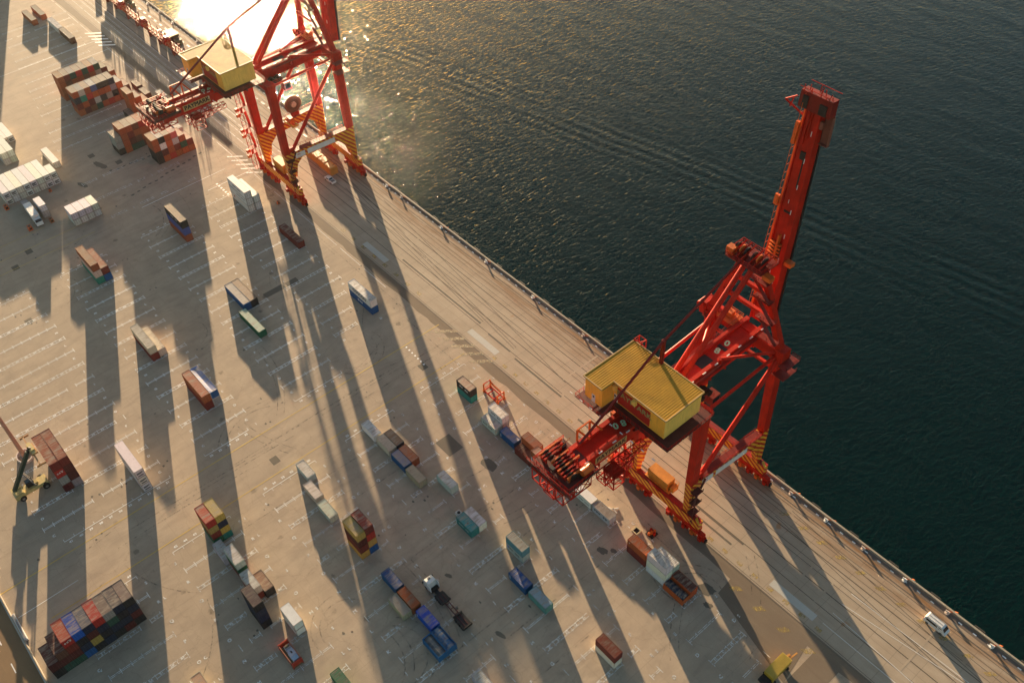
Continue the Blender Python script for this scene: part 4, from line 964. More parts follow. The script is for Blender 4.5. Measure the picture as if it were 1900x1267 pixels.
    m.bar((10.9,YL-1,5.2),(10.2,YL+1.2,8.1),.5,.15); m.bar((10.2,YL+1.2,8.1),(10.9,YL-1,12.3),.5,.15); m.bar((10.9,YL-1,12.3),(10.2,YL+1.2,16.5),.5,.15); m.bar((10.4,YL+1.5,16.5),(10.2,YL+3.0,18.9),.5,.15)
    m.bar((9.7,YL,5),(9.7,YL,17),.15,.15); m.bar((11.3,YL-1.2,5),(11.3,YL-1.2,17),.12,.12); B(m, 'foot_stair', GRATE)
    # raised boom
    P0, P1 = Vector((0,142.6,46.5)), Vector((-.6,147.2,102.9)); d = (P1-P0).normalized(); up = Vector((0,-d.z,d.y)); Lb = (P1-P0).length   # 'up' = landward face
    def bb(m, s0, s1, x0, x1, u0, u1): 
        tp = lambda s: .98-.30*min(1, s/Lb)
        a = P0+d*s0+Vector(((x0+x1)/2*tp(s0),0,0))+up*((u0+u1)/2*tp(s0)*.85); b2 = P0+d*s1+Vector(((x0+x1)/2*tp(s1),0,0))+up*((u0+u1)/2*tp(s1)*.85)
        return m.bar(a, b2, (x1-x0)*tp(s0), (u1-u0)*tp(s0)*.85, (x1-x0)*tp(s1), (u1-u0)*tp(s1)*.85, up=up)
    m = MB(); bb(m, 0, Lb, -2.6, 2.5, -1.9, .9); bm = B(m, 'boom', RED)
    m = MB(); bb(m, 0, Lb, 1.1, 2.52, .9, 1.55); bb(m, 0, Lb, -2.6, -2.2, .9, 1.3); B(m, 'boom_flange', RED, bm)
    m = MB(); bb(m, 3, Lb, -3.5, -2.62, .5, .6); 
    for k in range(28):
        s = 3.5+k*2; q = P0+d*s+Vector((-3.45*(.98-.3*s/Lb),0,0))+up*.6; m.bar(q, q+up*.9, .07, .07)
    q0 = P0+d*3+Vector((-3.35,0,0))+up*1.5; m.bar(q0, q0+d*(Lb-4)+Vector((.95,0,0)), .08, .08, up=up)
    bb(m, 46, 51, -4.6, -3.5, .3, 1.4); bb(m, 31, 33.5, -4.8, -3.5, .3, 1.2); B(m, 'boom_walkway', ORG, bm)
    m = MB(); bb(m, 0, Lb, 1.2, 2.9, -2.6, -1.9); bb(m, 0, Lb, -2.9, -1.6, -2.6, -1.9); B(m, 'trolley_rail', DARK, bm)
    m = MB()
    for k in range(9):
        s = 6+k*6.2; bb(m, s, s+1.1, 1.05, 1.25, 1.56, 1.66)
        if k % 3 == 1: bb(m, s+2, s+2.9, -.6, -.45, .92, 1.0)
    B(m, 'lamp', WHT, bm)
    m = MB(); bb(m, 37, 45.5, .3, .85, .91, .93); bb(m, 43.6, 45.4, -.8, 1.0, .91, 1.2); bb(m, 19, 22, -1.6, 1.0, .9, 1.7); bb(m, 30.5, 31, -1.2, .9, .91, 1.1); B(m, 'boom_fitting', DARK, bm)
    m = MB()
    for k in range(7): bb(m, 17+k*.9, 17.3+k*.9, -2.4, 1.0, 1.2, 2.2)
    bb(m, 16, 25, -.3, .1, 1.0, 2.4); bb(m, 18, 19, 2.55, 4.6, -1.2, 1.0); B(m, 'latch_frame', ORG, bm)
    m = MB(); bb(m, Lb-2.2, Lb+1.4, -5.2, 5.4, -1.6, 2.0); hd = B(m, 'boom_head', DRED, bm)
    B(bb(MB(), Lb-1.9, Lb+.6, -4.0, -2.2, 2.02, 2.5), 'head_sheave_housing', DARK, hd); B(bb(MB(), Lb-1.9, Lb+.2, 1.8, 4.2, 2.02, 2.5), 'head_sheave_housing', DARK, hd)
    m = MB(); A = P0+d*(Lb+1.4)
    for k in range(12):
        a = A+Vector((-3.4+k*.6,0,0))+up*random.uniform(-.5,1.6); m.bar(a, a+d*random.uniform(.6,1.5)+Vector((random.uniform(-.3,.6),0,0)), .14, .14)
    for u in (-1.6, 2.0): m.bar(A+up*u+Vector((-3.5,0,0))+d*1.0, A+up*u+Vector((3.6,0,0))+d*1.0, .1, .1)
    a = P0+d*(Lb-4.2); m.bar(a+Vector((-2.6,0,0)), a+Vector((-7.2,0,0))+d*1.5, .3, .3); m.bar(a+Vector((-7.2,0,0))+d*1.5, a+Vector((-4.8,0,0))+d*3.2, .25, .25); m.bar(a+Vector((-5.4,0,0))+d*.9+up*.8, a+Vector((-5.0,0,0))+d*3+up*.8, .2, .2)
    bb(m, Lb-9.5, Lb-1.8, -1.2, -.7, 1.3, 2.0); bb(m, Lb-8.0, Lb-1.8, -.3, .0, 1.3, 1.7)
    B(m, 'head_railing', RED, hd)
    m = MB(); bb(m, Lb-8.4, Lb-2.2, 3.0, 5.8, -1.4, -1.2); bb(m, Lb-8.4, Lb-2.2, 5.7, 5.8, -1.4, .2); bb(m, Lb-8.5, Lb-8.4, 3.0, 5.8, -1.4, .2); bb(m, Lb-5.2, Lb-3.6, 2.6, 3.6, -.4, 1.0); B(m, 'head_basket', plain('rusty_mesh', (.20,.07,.045), .6), hd)
    return t
crane(-84.0, 'red gantry crane with raised boom fully in view, yellow machinery house, right of picture')
crane(-265.7, 'red gantry crane cut by the top edge, with striped feet and round cable reel')

# ------------------------------------------------------------------ vehicles and equipment
def wheels(t, pts, r=.5, w=.35, ax='y', mat=None):
    for (x, y) in pts:
        m = MB()
        if ax == 'y': m.tube((x,y-w/2,r),(x,y+w/2,r),r,16)
        else: m.tube((x-w/2,y,r),(x+w/2,y,r),r,16)
        o = m.build('wheel', mat or BLK, t); m = MB()
        if ax == 'y': m.tube((x,y-w/2-.02,r),(x,y+w/2+.02,r),r*.45,10)
        else: m.tube((x-w/2-.02,y,r),(x+w/2+.02,y,r),r*.45,10)
        m.build('rim', GREY, o)
def hull(m, prof, y0, y1, inset=.0):      # prof: (x,z) closed outline, extruded across y, upper part inset
    zmax = max(z for x, z in prof); zmin = min(z for x, z in prof); n = len(prof)
    f = lambda z: inset*max(0, (z-(zmin+zmax)/2)/((zmax-zmin)/2))
    vs = [(x, y0+f(z), z) for x, z in prof]+[(x, y1-f(z), z) for x, z in prof]
    m.add(vs, [tuple(range(n)), tuple(range(2*n-1,n-1,-1))]+[(i, i+n, (i+1)%n+n, (i+1)%n) for i in range(n)])
# white van on the quay
t = empty('van', (-18.9, 135.45, 0), R_(-1.5)); tag(t, 'white passenger van driving along the quay edge, lower right', 'van')
m = MB(); hull(m, [(-2.75,.35),(-2.85,1.1),(-2.7,2.1),(-2.45,2.28),(1.35,2.28),(1.75,2.12),(2.35,1.25),(2.8,1.0),(2.85,.4)], -.98, .98, .14)
bd = m.build('body', WHT, t); bv = bd.modifiers.new('bevel','BEVEL'); bv.width = .08; bv.segments = 2
m = MB()
for s in (-1, 1): m.add([(-2.35,s*.965,1.35),(.55,s*.965,1.35),(.5,s*.895,1.95),(-2.25,s*.895,1.95)], [(0,1,2,3) if s < 0 else (3,2,1,0)]); m.add([(.75,s*.965,1.3),(1.95,s*.965,1.3),(1.6,s*.895,1.95),(.75,s*.895,1.95)], [(0,1,2,3) if s < 0 else (3,2,1,0)])
m.build('side_window', GLASS, t)
m = MB(); m.add([(1.80,-.78,2.12),(1.80,.78,2.12),(2.36,.88,1.30),(2.36,-.88,1.30)], [(3,2,1,0)]); m.build('windscreen', GLASS, t)
m = MB()
for y in (-.75,0,.75): m.box(-2.3,1.2,y-.02,y+.02,2.28,2.32)
m.build('roof_rack', GREY, t); wheels(t, [(-1.8,-.88),(-1.8,.88),(1.75,-.88),(1.75,.88)], .36, .24)
m = MB(); m.box(-2.9,-2.78,-.9,-.5,.9,1.15); m.build('tail_lamp', plain('lamp_red',(.4,.02,.02)), t); m = MB(); m.box(-2.9,-2.78,.5,.9,.9,1.15); m.build('tail_lamp', plain('lamp_red2',(.4,.02,.02)), t)
# white pickup near the left crane
t = empty('pickup_truck', (-257.1, 127.3, 0), R_(2)); tag(t, 'white pickup truck parked beside yellow boxes under left crane', 'pickup truck')
m = MB(); hull(m, [(-2.5,.4),(-2.55,.95),(-2.4,1.05),(-1.6,1.1),(-1.0,1.7),(.4,1.72),(.75,1.1),(.8,.95),(2.5,.95),(2.55,.4)], -.92, .92, .1)
b2 = m.build('body', WHT, t); bv = b2.modifiers.new('bevel','BEVEL'); bv.width = .06; bv.segments = 2
m = MB(); m.box(.95,2.4,-.72,.72,.96,1.0); m.build('load_bed', GREY, t)
m = MB(); m.box(.9,2.5,-.9,-.76,.95,1.15); m.box(.9,2.5,.76,.9,.95,1.15); m.box(2.38,2.5,-.76,.76,.95,1.15); m.build('bed_side', WHT, t)
m = MB(); m.add([(-1.62,-.72,1.12),(-1.62,.72,1.12),(-1.04,.66,1.69),(-1.04,-.66,1.69)], [(3,2,1,0)]); m.build('windscreen', GLASS, t)
m = MB(); m.add([(.44,-.68,1.70),(.44,.68,1.70),(.78,.72,1.14),(.78,-.72,1.14)], [(3,2,1,0)]); m.build('rear_window', GLASS, t)
m = MB()
for s in (-1,1): m.add([(-1.3,s*.93,1.15),(.5,s*.93,1.15),(.35,s*.87,1.6),(-.95,s*.87,1.6)], [(0,1,2,3) if s < 0 else (3,2,1,0)])
m.build('side_window', GLASS, t); wheels(t, [(-1.6,-.82),(-1.6,.82),(1.6,-.82),(1.6,.82)], .36, .24)
# tractor and empty skeletal trailer
t = empty('trailer_truck', (-97.6, 55.4, 0), R_(-1.0)); tag(t, 'white cab truck with empty dark container trailer, in lower yard', 'truck')
m = MB(); hull(m, [(-8.2,.6),(-8.3,2.2),(-8.0,3.1),(-6.9,3.5),(-6.1,3.4),(-5.95,.6)], -1.22, 1.22, .12); cb = m.build('cab', WHT, t); bv = cb.modifiers.new('bevel','BEVEL'); bv.width = .12; bv.segments = 3
m = MB(); m.box(-7.5,-6.9,-.35,.35,3.35,3.50); m.build('roof_hatch', GREY, cb); m = MB(); m.add([(-8.27,-1.0,2.3),(-8.27,1.0,2.3),(-8.03,.95,3.05),(-8.03,-.95,3.05)], [(0,1,2,3)]); m.build('windscreen', GLASS, cb)
m = MB(); m.box(-6.3,-4.9,-1.24,-1.16,1.2,3.3); m.box(-6.3,-4.9,1.16,1.24,1.2,3.3); m.build('side_fairing', WHT, cb); m = MB(); m.box(-8.1,-7.9,-1.55,-1.25,1.9,2.6); m.box(-8.1,-7.9,1.25,1.55,1.9,2.6); m.build('mirror', DARK, cb)
m = MB(); m.box(-5.94,-.8,-.5,.5,.75,1.0); m.box(-5.9,-5.0,-1.15,1.15,.6,1.3); m.box(-3.8,-1.2,-1.2,1.2,.95,1.15); m.tube((-2.6,0,1.15),(-2.6,0,1.3),.6,16); m.build('tractor_frame', DARK, t)
m = MB(); m.box(-4.4,-3.9,-1.25,-.9,.7,1.2); m.build('fuel_tank', GREY, t)
m = MB()
for y in (-.45,.45): m.box(-2.8,7.4,y-.09,y+.09,1.32,1.62)
for x in (0,1.5,3.2): m.box(x,x+.12,-.36,.36,1.36,1.56)
m.build('trailer_frame', plain('trailer_dark_red', (.085,.012,.014), .5), t)
m = MB(); m.box(-3.2,-.9,-1.22,1.22,1.30,1.5); m.box(-1.0,-.5,-1.3,1.3,1.25,1.75); m.build('trailer_neck', DARK, t); m = MB(); m.box(3.6,7.6,-1.2,1.2,1.25,1.5); m.box(3.6,3.9,-1.25,1.25,1.2,1.8); m.box(7.3,7.7,-1.3,1.3,1.0,1.75); m.build('trailer_deck', DARK, t)
m = MB(); m.box(1.9,2.2,.55,1.3,.3,1.5); m.build('landing_leg', GREY, t)
wheels(t, [(x, s*1.0) for x in (-7.2,-3.2,-1.9,4.2,5.5,6.8) for s in (-1,1)], .5, .45)
# white semi trailer beside the refrigerated block
t = empty('box_truck', (-310.3, 39.6, 0), R_(-2)); tag(t, 'white box truck parked in front of long white container block', 'truck')
m = MB(); m.box(-5.6,3.0,-1.22,1.22,1.2,3.9); m.build('cargo_box', WHT, t)
m = MB(); hull(m, [(3.2,.6),(3.2,2.9),(4.4,2.8),(5.1,1.9),(5.2,.6)], -1.15, 1.15, .1); c2 = m.build('cab', WHT, t); m = MB(); m.add([(4.45,-1.0,2.75),(4.45,1.0,2.75),(5.1,1.05,2.0),(5.1,-1.05,2.0)], [(3,2,1,0)]); m.build('windscreen', GLASS, c2)
m = MB(); m.box(-5.5,4.8,-.5,.5,.7,1.15); m.build('chassis', DARK, t); wheels(t, [(x, s*1.0) for x in (-4.6,-3.3,2.0,4.2) for s in (-1,1)], .5, .4)
# reach stacker
t = empty('reach_stacker', (-198.2, -5.2, 0), 0); tag(t, 'cream reach stacker with raised dark boom, beside tall maroon pile', 'reach stacker')
m = MB(); m.box(-1.3,1.3,-4.2,3.4,.9,1.9); m.poly([(-1.9,-5.2),(1.9,-5.2),(1.6,-2.6),(-1.6,-2.6)],1.0,2.5); m.box(-1.7,1.7,1.6,3.6,1.0,1.7); m.build('chassis', CREAM, t)
m = MB(); m.box(-1.5,-.5,-4.6,-2.8,2.5,2.8); m.box(.5,1.5,-4.6,-2.8,2.5,2.8); m.box(-.9,.3,-1.6,1.4,1.9,2.3); m.build('engine_cover', CREAM, t)
m = MB(); m.box(-.8,.8,-1.4,.5,2.3,4.0); cb = m.build('operator_cab', DARK, t); m = MB(); m.box(-.7,.7,.5,.53,2.6,3.8); m.box(-.7,.7,-1.3,.4,4.0,4.03); m.build('cab_window', GLASS, cb)
m = MB(); m.bar((0,-4.4,3.2),(.2,3.2,13.4),.9,.9); m.build('boom', plain('dark_green_boom', (.02,.045,.032), .45), t)
m = MB(); m.bar((.2,2.0,11.8),(.25,4.2,14.6),.62,.62); m.build('boom_extension', DARK, t)
m = MB(); m.bar((-.8,0.6,1.9),(-.5,-.6,7.6),.3,.3); m.bar((.9,0.6,1.9),(.6,-.6,7.6),.3,.3); m.build('lift_cylinder', GREY, t)
wheels(t, [(-1.9,2.6),(1.9,2.6),(-1.25,2.6),(1.25,2.6)], .88, .6, 'x'); wheels(t, [(-1.7,-3.6),(1.7,-3.6)], .82, .6, 'x')
m = MB(); m.box(-6.0,6.0,3.9,4.3,12.7,13.1); m.box(-1.9,1.9,3.5,5.3,12.9,13.5); m.box(-6.1,-5.7,3.2,5.6,12.5,13.1); m.box(5.7,6.1,3.2,5.6,12.5,13.1); sp_ = m.build('spreader', plain('spreader_tan', (.40,.22,.10), .5), t)
m = MB(); m.box(-1.2,1.2,3.7,5.0,13.5,14.2); m.box(-2.2,-1.4,3.9,4.8,13.5,13.9); m.box(1.4,2.2,3.9,4.8,13.5,13.9); m.build('rotator', CREAM, sp_)
# lighting mast with its barrier ring
t = empty('light_mast', (-210.6, -3.3, 0)); tag(t, 'tall tapering light mast rising from barrier ring at left edge', 'light mast')
m = MB(); m.tube((0,0,0),(0,0,38),.62,16,.28); m.build('pole', plain('mast_pink_grey', (.36,.20,.15), .45), t)
m = MB(); m.tube((0,0,0),(0,0,.35),1.0,16); m.build('base_flange', GREY, t)
m = MB(); m.tube((0,0,38),(0,0,38.3),1.8,12)
for k in range(8): a = math.pi*k/4; m.box(1.8*math.cos(a)-.3,1.8*math.cos(a)+.3,1.8*math.sin(a)-.3,1.8*math.sin(a)+.3,37.5,38)
m.build('lamp_ring', GREY, t)
def ring(x, y, r, lab):
    t = empty('barrier_ring', (x, y, 0)); tag(t, lab, 'barrier')
    m = MB(); n = 14
    for i in range(n):
        a, b2 = 2*math.pi*i/n, 2*math.pi*(i+1)/n; m.bar((r*1.25*math.cos(a), r*math.sin(a), .42), (r*1.25*math.cos(b2), r*math.sin(b2), .42), .28, .84)
    m.build('concrete_ring', plain('ring_white', (.55,.48,.44), .6), t)
ring(-210.4, -3.2, 2.0, 'white concrete ring around foot of light mast')
# orange lifting frame
def lift_frame(x, y, lab):
    t = empty('lifting_frame', (x, y, 0)); tag(t, lab, 'lifting frame')
    for sx in (-1,1):
        for sy in (-1,1):
            m = MB(); m.box(sx*3.0-.16, sx*3.0+.16, sy*1.2-.16, sy*1.2+.16, .1, 3.4); m.box(sx*3.0-.28, sx*3.0+.28, sy*1.2-.28, sy*1.2+.28, 0, .9); m.build('post', ORG, t)
        m = MB(); m.bar((sx*3.0,-1.2,3.3),(sx*3.0,1.2,3.3),.22,.22); m.bar((sx*3.0,-1.2,.6),(sx*3.0,1.2,.6),.3,.3); m.bar((sx*3.0,-1.2,1.5),(sx*3.0,1.2,1.5),.12,.12); m.bar((sx*1.3,-1.2,.6),(sx*1.3,1.2,.6),.3,.3); m.build('cross_beam', RED, t)
    m = MB(); m.bar((-3,1.2,2.6),(-1.8,1.2,2.2),.35,.45); m.bar((-1.8,1.2,2.2),(2.0,1.2,2.0),.4,.5); m.bar((2.0,1.2,2.0),(3,1.2,2.8),.35,.4); m.build('top_beam', ORG, t)
    for sy in (-1,1):
        m = MB(); m.bar((-3,sy*1.2,.5),(3,sy*1.2,.5),.32,.36); m.build('side_beam', RED, t)
lift_frame(-140.2, 105.6, 'orange lifting frame with four posts beside black and teal pile')
# red flat rack with machinery
t = empty('flat_rack', (-111.9, 20.9, 0)); tag(t, 'red flat rack loaded with grey white machinery, bottom of yard', 'flat rack')
m = MB(); m.box(-3.0,3.0,-1.2,1.2,.1,.55); m.build('floor', plain('rack_floor', (.18,.10,.05)), t)
for s in (-1,1):
    m = MB(); X = s*3.0
    for y in (-1.2,1.2): m.box(X-.12,X+.12,y-.12,y+.12,.1,2.6)
    m.bar((X,-1.2,2.5),(X,1.2,2.5),.22,.22); m.bar((X-s*.05,-1.1,1.5),(X-s*.05,1.1,1.5),.1,1.6); m.build('end_frame', plain('rack_red%d' % s, (.36,.035,.018), .45), t)
m = MB()
for y in (-1.2,1.2): m.bar((-3,y,2.5),(3,y,2.5),.14,.14); m.bar((-3,y,.4),(3,y,.4),.2,.3)
m.build('side_rail', plain('rack_rail', (.40,.15,.09), .5), t)
t = empty('machinery_load', (-111.9, 20.9, .55)); tag(t, 'pale grey boxed machinery lying in red flat rack', 'machinery')
m = MB(); m.box(-2.2,-1.3,-.4,.95,0,1.5); m.box(-1.2,-.5,-.3,1.0,0,1.2); m.box(-.4,1.0,-.5,.15,0,1.3); m.box(-.4,1.0,.5,1.05,0,1.4); m.box(.3,1.0,.15,.5,0,1.3); m.build('casing', plain('pale_grey_casing', (.46,.45,.50), .5), t)
m = MB(); m.box(1.1,2.3,-.45,1.0,0,1.45); m.build('blue_casing', plain('pale_blue_casing', (.30,.42,.55), .5), t)
m = MB(); m.box(-.35,.28,.16,.49,0,1.0); m.box(-2.1,-1.4,-.3,.8,1.5,1.7); m.build('recess', plain('load_brown', (.14,.10,.06)), t)
# two yellow ship gear boxes on the quay
def gear_box(x, y, L, lab):
    t = empty('gear_box', (x, y, 0)); tag(t, lab, 'steel box', 'yellow steel boxes under left crane')
    m = MB(); m.poly([(-L/2,-1.5),(L/2,-1.5),(L/2,1.5),(-L/2,1.5)], 0, 2.9)
    for k in range(4): a = -L/2+.3+k*(L-1.2)/3; m.box(a, a+.5, -1.62, -1.5, .2, 2.7)
    m.build('hull', plain('gear_orange', (.52,.22,.04), .5), t)
    m = MB(); m.box(-L/2+.3,-.4,-1.2,1.3,2.9,3.3); m.box(.2,L/2-.3,-1.3,.9,2.9,3.2); m.build('lid', plain('gear_cream', (.55,.36,.12), .5), t)
    for k in range(3):
        m = MB(); a = -L/2+1+k*(L-2)/2; m.bar((a,.2,3.3),(a+.3,1.2,4.0),.14,.14); m.bar((a+.3,1.2,4.0),(a+1.2,1.5,3.9),.14,.14); m.build('lifting_hook', plain('hook_brown', (.25,.10,.04)), t)
gear_box(-272.6, 131.0, 8.2, 'yellow orange steel box with hooks, farther of two under crane'); gear_box(-263.7, 130.8, 8.6, 'yellow orange steel box with hooks, nearer white pickup')
# yellow ribbed generator shed at the bottom edge
t = empty('mobile_plant', (-36.3, 100.2, 0)); tag(t, 'yellow ribbed roof mobile plant at bottom edge near apron kerb', 'mobile plant')
m = MB(); m.box(-1.25,1.25,-3.3,3.0,.9,2.9); m.build('cabin', STEELP, t)
m = MB()
for k in range(22): m.box(-1.3,1.3,-3.3+k*.29,-3.16+k*.29,2.92,3.04)
m.box(-1.32,1.32,-3.35,3.05,2.90,2.94); m.build('roof', plain('ribbed_yellow', (.50,.36,.07), .5), t)
m = MB(); m.box(-1.2,1.2,-4.8,3.4,.5,.88); m.box(-1.3,1.0,-5.2,-3.4,.9,1.7); m.build('chassis', DARK, t)
m = MB(); m.bar((.3,3.0,1.4),(.6,6.2,1.0),.35,.35); m.bar((-.5,3.0,1.4),(-.2,4.6,1.2),.5,.5); m.build('tow_arm', plain('tow_arm_orange', (.42,.20,.05)), t); wheels(t, [(-1.2,-2.6),(1.2,-2.6),(-1.2,2.0),(1.2,2.0)], .5, .35)
m = MB(); m.box(-1.6,-1.3,2.6,2.9,0,1.6); m.build('fire_extinguisher', plain('ext_red',(.4,.03,.02)), t)
# spreader hanging from the left crane
t = empty('crane_spreader', (-266.0, 121.6, 22.8)); tag(t, 'yellow spreader hanging between legs of left crane', 'spreader')
m = MB(); m.box(-3.2,3.2,-1.2,-.8,0,.5); m.box(-3.2,3.2,.8,1.2,0,.5); m.box(-3.3,-2.9,-1.2,1.2,0,.6); m.box(2.9,3.3,-1.2,1.2,0,.6); m.build('frame', STEELP, t)
m = MB(); m.box(-1.6,1.6,-1.0,1.0,.6,1.8); m.box(-1.2,1.2,-.7,.7,1.8,2.4); m.build('head_block', ORG, t)
m = MB()
for sx in (-1,1):
    for sy in (-1,1): m.bar((sx*1.4,sy*.8,1.8),(sx*1.6,sy*1.6-5.5,19.4),.06,.06)
m.build('hoist_rope', DARK, t)
# far red lattice girder on trestles with four drive houses, and two yellow canopies
t = empty('lattice_girder', (-405, 128.6, 0)); tag(t, 'long red lattice girder on trestles along quay, top left', 'lattice girder')
m = MB(); 
for k in range(5): m.lattice((-46+k*22-.0,0,3.4),(-24+k*22-1.2,0,3.4),1.7,1.7,8,.17)
m.build('truss', ORG, t)
random.seed(31)
for k in range(5):
    x = -47+k*22.3; m = MB(); m.box(x-1.6,x+1.6,-1.6,1.4,2.6,5.4); m.box(x-1.0,x+1.2,-1.0,1.0,5.4,5.9); h_ = m.build('drive_house', RED, t); m = MB(); m.box(x-.9,x+1.3,-.6,1.2,5.9,6.0); m.build('hatch', WHT, h_)
    for q in (-6.5,6.5):
        m = MB(); m.box(x+q-.6,x+q+.6,-1.3,1.3,0,2.5); m.build('trestle', DRED, t)
x = -46
while x < 42:
    MB().bar((x,random.uniform(-.8,.8),3.5),(x,0,random.uniform(5.0,8.8)),.22,.22).build('stanchion', DRED, t); x += random.uniform(1.2, 3.2)
m = MB(); m.box(-46,42,-.5,.5,1.4,2.5); m.build('lower_walkway', DRED, t)
for x, l in ((-436.5,'far'),(-390.0,'near')):
    t = empty('quay_hut', (x, 133.6, 0)); tag(t, 'yellow roofed quay hut with open side, %s' % ('cut by top edge' if l == 'far' else 'beside left machinery house'), 'hut', 'yellow quay huts')
    m = MB(); m.box(-4.6,2.0,-1.9,1.9,0,3.2); m.build('wall', plain('hut_dark', (.12,.10,.05)), t); m = MB(); m.box(-4.8,2.2,-2.1,2.1,3.2,3.5); m.build('roof', plain('hut_yellow', (.46,.38,.12)), t)
    m = MB(); m.box(2.2,5.4,-1.5,1.5,0,2.2); m.bar((2.4,-1.2,2.2),(5.0,1.2,3.4),.3,.3); m.build('side_platform', plain('hut_olive', (.14,.13,.06)), t)
t = empty('tug_tractor', (-398.5, 131.6, 0)); tag(t, 'small pale tractor standing in shade beside near quay hut', 'tractor')
m = MB(); m.box(-1.8,1.8,-.9,.9,.5,1.4); m.box(-1.4,.2,-.8,.8,1.4,2.4); m.build('body', WHT, t); wheels(t, [(-1.2,-.8),(-1.2,.8),(1.2,-.8),(1.2,.8)], .45, .3)
# quay furniture
for i, x in enumerate((-430,-418,-405,-382,-360,-340,-318,-296,-240.6,-231.9,-209,-185.4,-162.5,-140,-118,-96,-74.6,-63.5,-52.7,-41.8,-30.3,-19,-7.9,3)):
    t = empty('mooring_bollard', (x, EDGE-.95, 0), random.uniform(-.2,.2)); tag(t, 'mooring bollard on the quay edge', 'bollard', 'mooring bollards along quay edge')
    m = MB(); m.tube((0,0,0),(0,0,.12),.55,12); m.tube((0,0,.12),(0,0,.62),.26,12,.3); m.tube((-.55,0,.62),(.55,0,.62),.2,10); m.build('casting', (WHT, plain('bollard_pale',(.5,.42,.36)))[i%2] if i % 7 != 4 else TEALP if 'TEALP' in globals() else WHT, t)
    if x > -320:
        m = MB(); m.bar((.3,.5,.3),(1.9,1.6,.2),.1,.1); m.bar((1.9,1.6,.2),(1.2,2.0,-.6),.1,.1); m.build('chain', ORG, t)
random.seed(9)
for k in range(40):
    x = -430+k*11.3
    t = empty('quay_fender', (x, EDGE+.6, -1.2)); tag(t, 'black rubber fender on the quay wall', 'fender', 'rubber fenders on quay wall')
    m = MB(); m.tube((-1.3,.55,.35),(1.3,.55,.35),.55,12); m.build('fender_body', BLK, t); [MB().bar((q,.2,.8),(q,-.2,1.5),.06,.06).build('chain', ORG, t) for q in (-1.2,1.2)]
# barriers at the lower left
for k in range(7):
    x0 = -190+k*16.4; t = empty('road_barrier', (x0+8, -24.1, 0)); tag(t, 'low white concrete barrier along yard boundary', 'barrier', 'low barriers along yard boundary')
    m = MB(); m.poly([(-8,-.16),(8,-.16),(8,.16),(-8,.16)], 0, .75); m.build('wall', CONC, t)
    m = MB(); m.box(-8,8,-.05,.05,.75,.85); m.build('top_rail', plain('rail_tan', (.4,.26,.12)), t)
t = empty('white_barrier', (-161.2, -23.6, 0)); tag(t, 'wide bright white barrier segment at lower left road edge', 'barrier')
m = MB(); m.box(-4.2,4.2,-.35,.35,0,.9); m.build('block', WHT, t); m = MB(); m.box(-4.0,4.0,-.2,.2,.9,1.0); m.build('cap', GREY, t)
# small things on the yard
def small(kind, x, y, lab, cat, col, w=1.2, d=.9, h=1.1, top=None, rz=0):
    t = empty(kind, (x, y, 0), rz); tag(t, lab, cat)
    m = MB(); m.box(-w/2,w/2,-d/2,d/2,.15,h); m.box(-w/2-.1,w/2+.1,-d/2-.1,d/2+.1,0,.15); m.build('housing', plain(kind+'_p', col, .5), t)
    m = MB(); m.tube((0,0,h),(0,0,h+.12),min(w,d)*.33,12); m.build('fan' if top is None else top, DARK, t)
    m = MB(); m.box(w/2,w/2+.05,-d*.3,d*.3,h*.3,h*.8); m.build('panel', DARK, t)
oc = (.50,.10,.02)
small('power_unit', -306.3, 36.0, 'orange power unit in front of white box truck', 'power unit', oc, 1.8, 1.3, 1.4)
small('power_unit', -323.5, 34.2, 'orange power unit at near left corner of long white block', 'power unit', oc, 1.8, 1.2, 1.4)
small('power_unit', -305.3, 43.3, 'brown power unit left of small white block', 'power unit', (.30,.10,.04), 1.6, 1.2, 1.3)
small('power_unit', -322.6, 49.8, 'tiny orange power unit under long white block', 'power unit', oc, .8, .8, .9)
small('power_unit', -360.0, 48.5, 'orange power unit by upper pair at left edge', 'power unit', oc, 1.3, 1.0, 1.3)
small('power_unit', -354.1-6.5, 42.6, 'orange power unit by lower pair at left edge', 'power unit', oc, 1.3, 1.0, 1.3)
small('marker_barrel', -258.9, 106.7, 'single orange barrel in shade of left crane', 'barrel', oc, .8, .8, 1.0, 'lid')
small('quay_winch', -384.3, 132.0, 'orange red winch beside near quay hut', 'winch', (.42,.07,.02), 2.2, 1.6, 1.6)
small('cooling_box', -116.0, 73.4, 'small white unit with round fan beside sea green container', 'cooling unit', (.55,.54,.48), 1.5, 1.3, .8)
t = empty('drum_cluster', (-79.2, 105.4, 0)); tag(t, 'cluster of orange and red drums on pallet by apron', 'drums')
for i, (a, b2) in enumerate(((0,0),(.75,.2),(.3,.8),(-.6,.5),(-.2,-.7))):
    m = MB(); m.tube((a,b2,.15),(a,b2,1.05),.34,12); m.build('drum', (ORG,RED)[i%2], t)
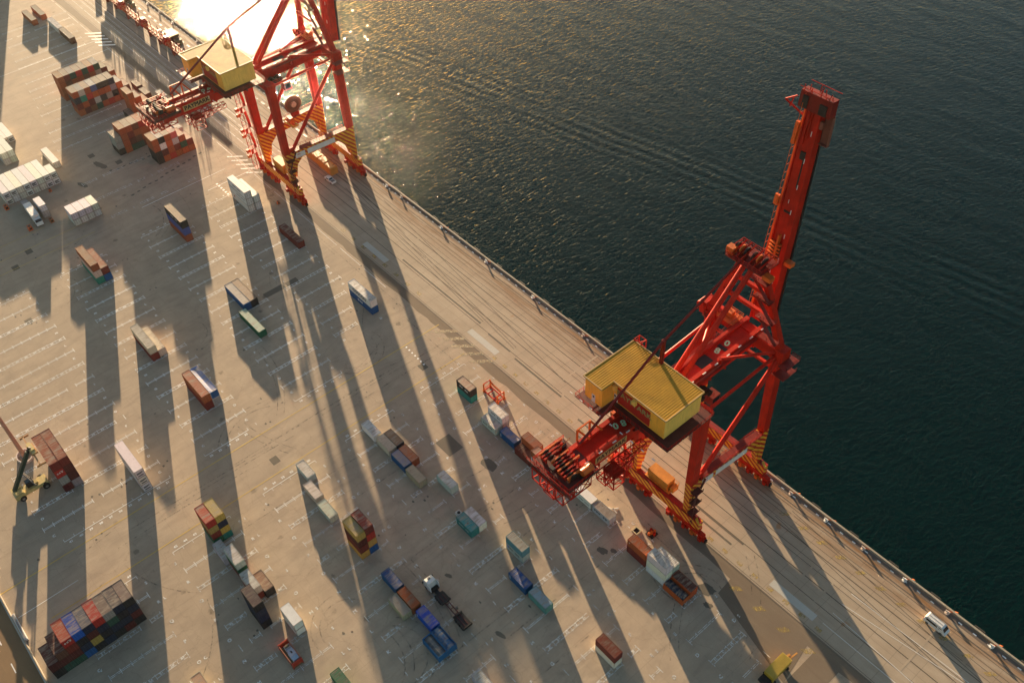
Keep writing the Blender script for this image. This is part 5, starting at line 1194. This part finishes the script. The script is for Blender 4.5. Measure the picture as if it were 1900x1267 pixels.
m = MB(); m.box(-1.1,1.2,-1.1,1.2,0,.14); m.build('pallet', DARK, t)
t = empty('pallet_frame', (-82.2, 103.2, 0)); tag(t, 'pale square pallet frame with dark centre beside drums', 'pallet')
m = MB(); m.box(-.9,.9,-.9,-.65,0,.4); m.box(-.9,.9,.65,.9,0,.4); m.box(-.9,-.65,-.65,.65,0,.4); m.box(.65,.9,-.65,.65,0,.4); m.build('frame', plain('pallet_tan',(.42,.36,.22)), t); m = MB(); m.box(-.64,.64,-.64,.64,.02,.1); m.build('centre_panel', DARK, t)
t = empty('trestle', (-90.6, 103.4, 0), .5); tag(t, 'white Y shaped trestle lying beside light grey container', 'trestle')
m = MB(); m.bar((-1.6,0,.2),(0,0,.2),.22,.3); m.bar((0,0,.2),(1.2,.8,.2),.22,.3); m.bar((0,0,.2),(1.2,-.8,.2),.22,.3); m.build('frame', WHT, t); m = MB(); m.box(-.2,.2,-.2,.2,.36,.5); m.build('joint_plate', GREY, t)
# unseen block added beyond the left edge to throw a shadow into view
t = empty('shadow_caster', (-503, 92, 0)); tag(t, 'tall grey shadow caster added beyond upper left corner, out of view', 'shadow caster')
m = MB(); m.box(-9,9,-9,8.2,0,13); m.build('wall', plain('caster_grey', (.3,.3,.3)), t)
m = MB(); m.add([(-9.4,-9.4,13),(9.4,-9.4,13),(9.4,8.6,13),(-9.4,8.6,13),(-9.4,-.4,15),(9.4,-.4,15)], [(0,1,5,4),(2,3,4,5),(1,2,5),(3,0,4),(3,2,1,0)]); m.build('roof', GREY, t)
# harbour air
HZ = bpy.data.materials.new('air'); HZ.use_nodes = True; n = HZ.node_tree; n.nodes.remove(n.nodes['Principled BSDF'])
pv = n.nodes.new('ShaderNodeVolumePrincipled'); pv.inputs['Color'].default_value = (.90,.97,.96,1); pv.inputs['Density'].default_value = .000022; pv.inputs['Anisotropy'].default_value = .84
n.links.new(pv.outputs[0], n.nodes['Material Output'].inputs['Volume'])
hz = MB().box(-1400, 260, -420, 1300, -9.5, 216); o = hz.build('haze', HZ); tag(o, kind='stuff')
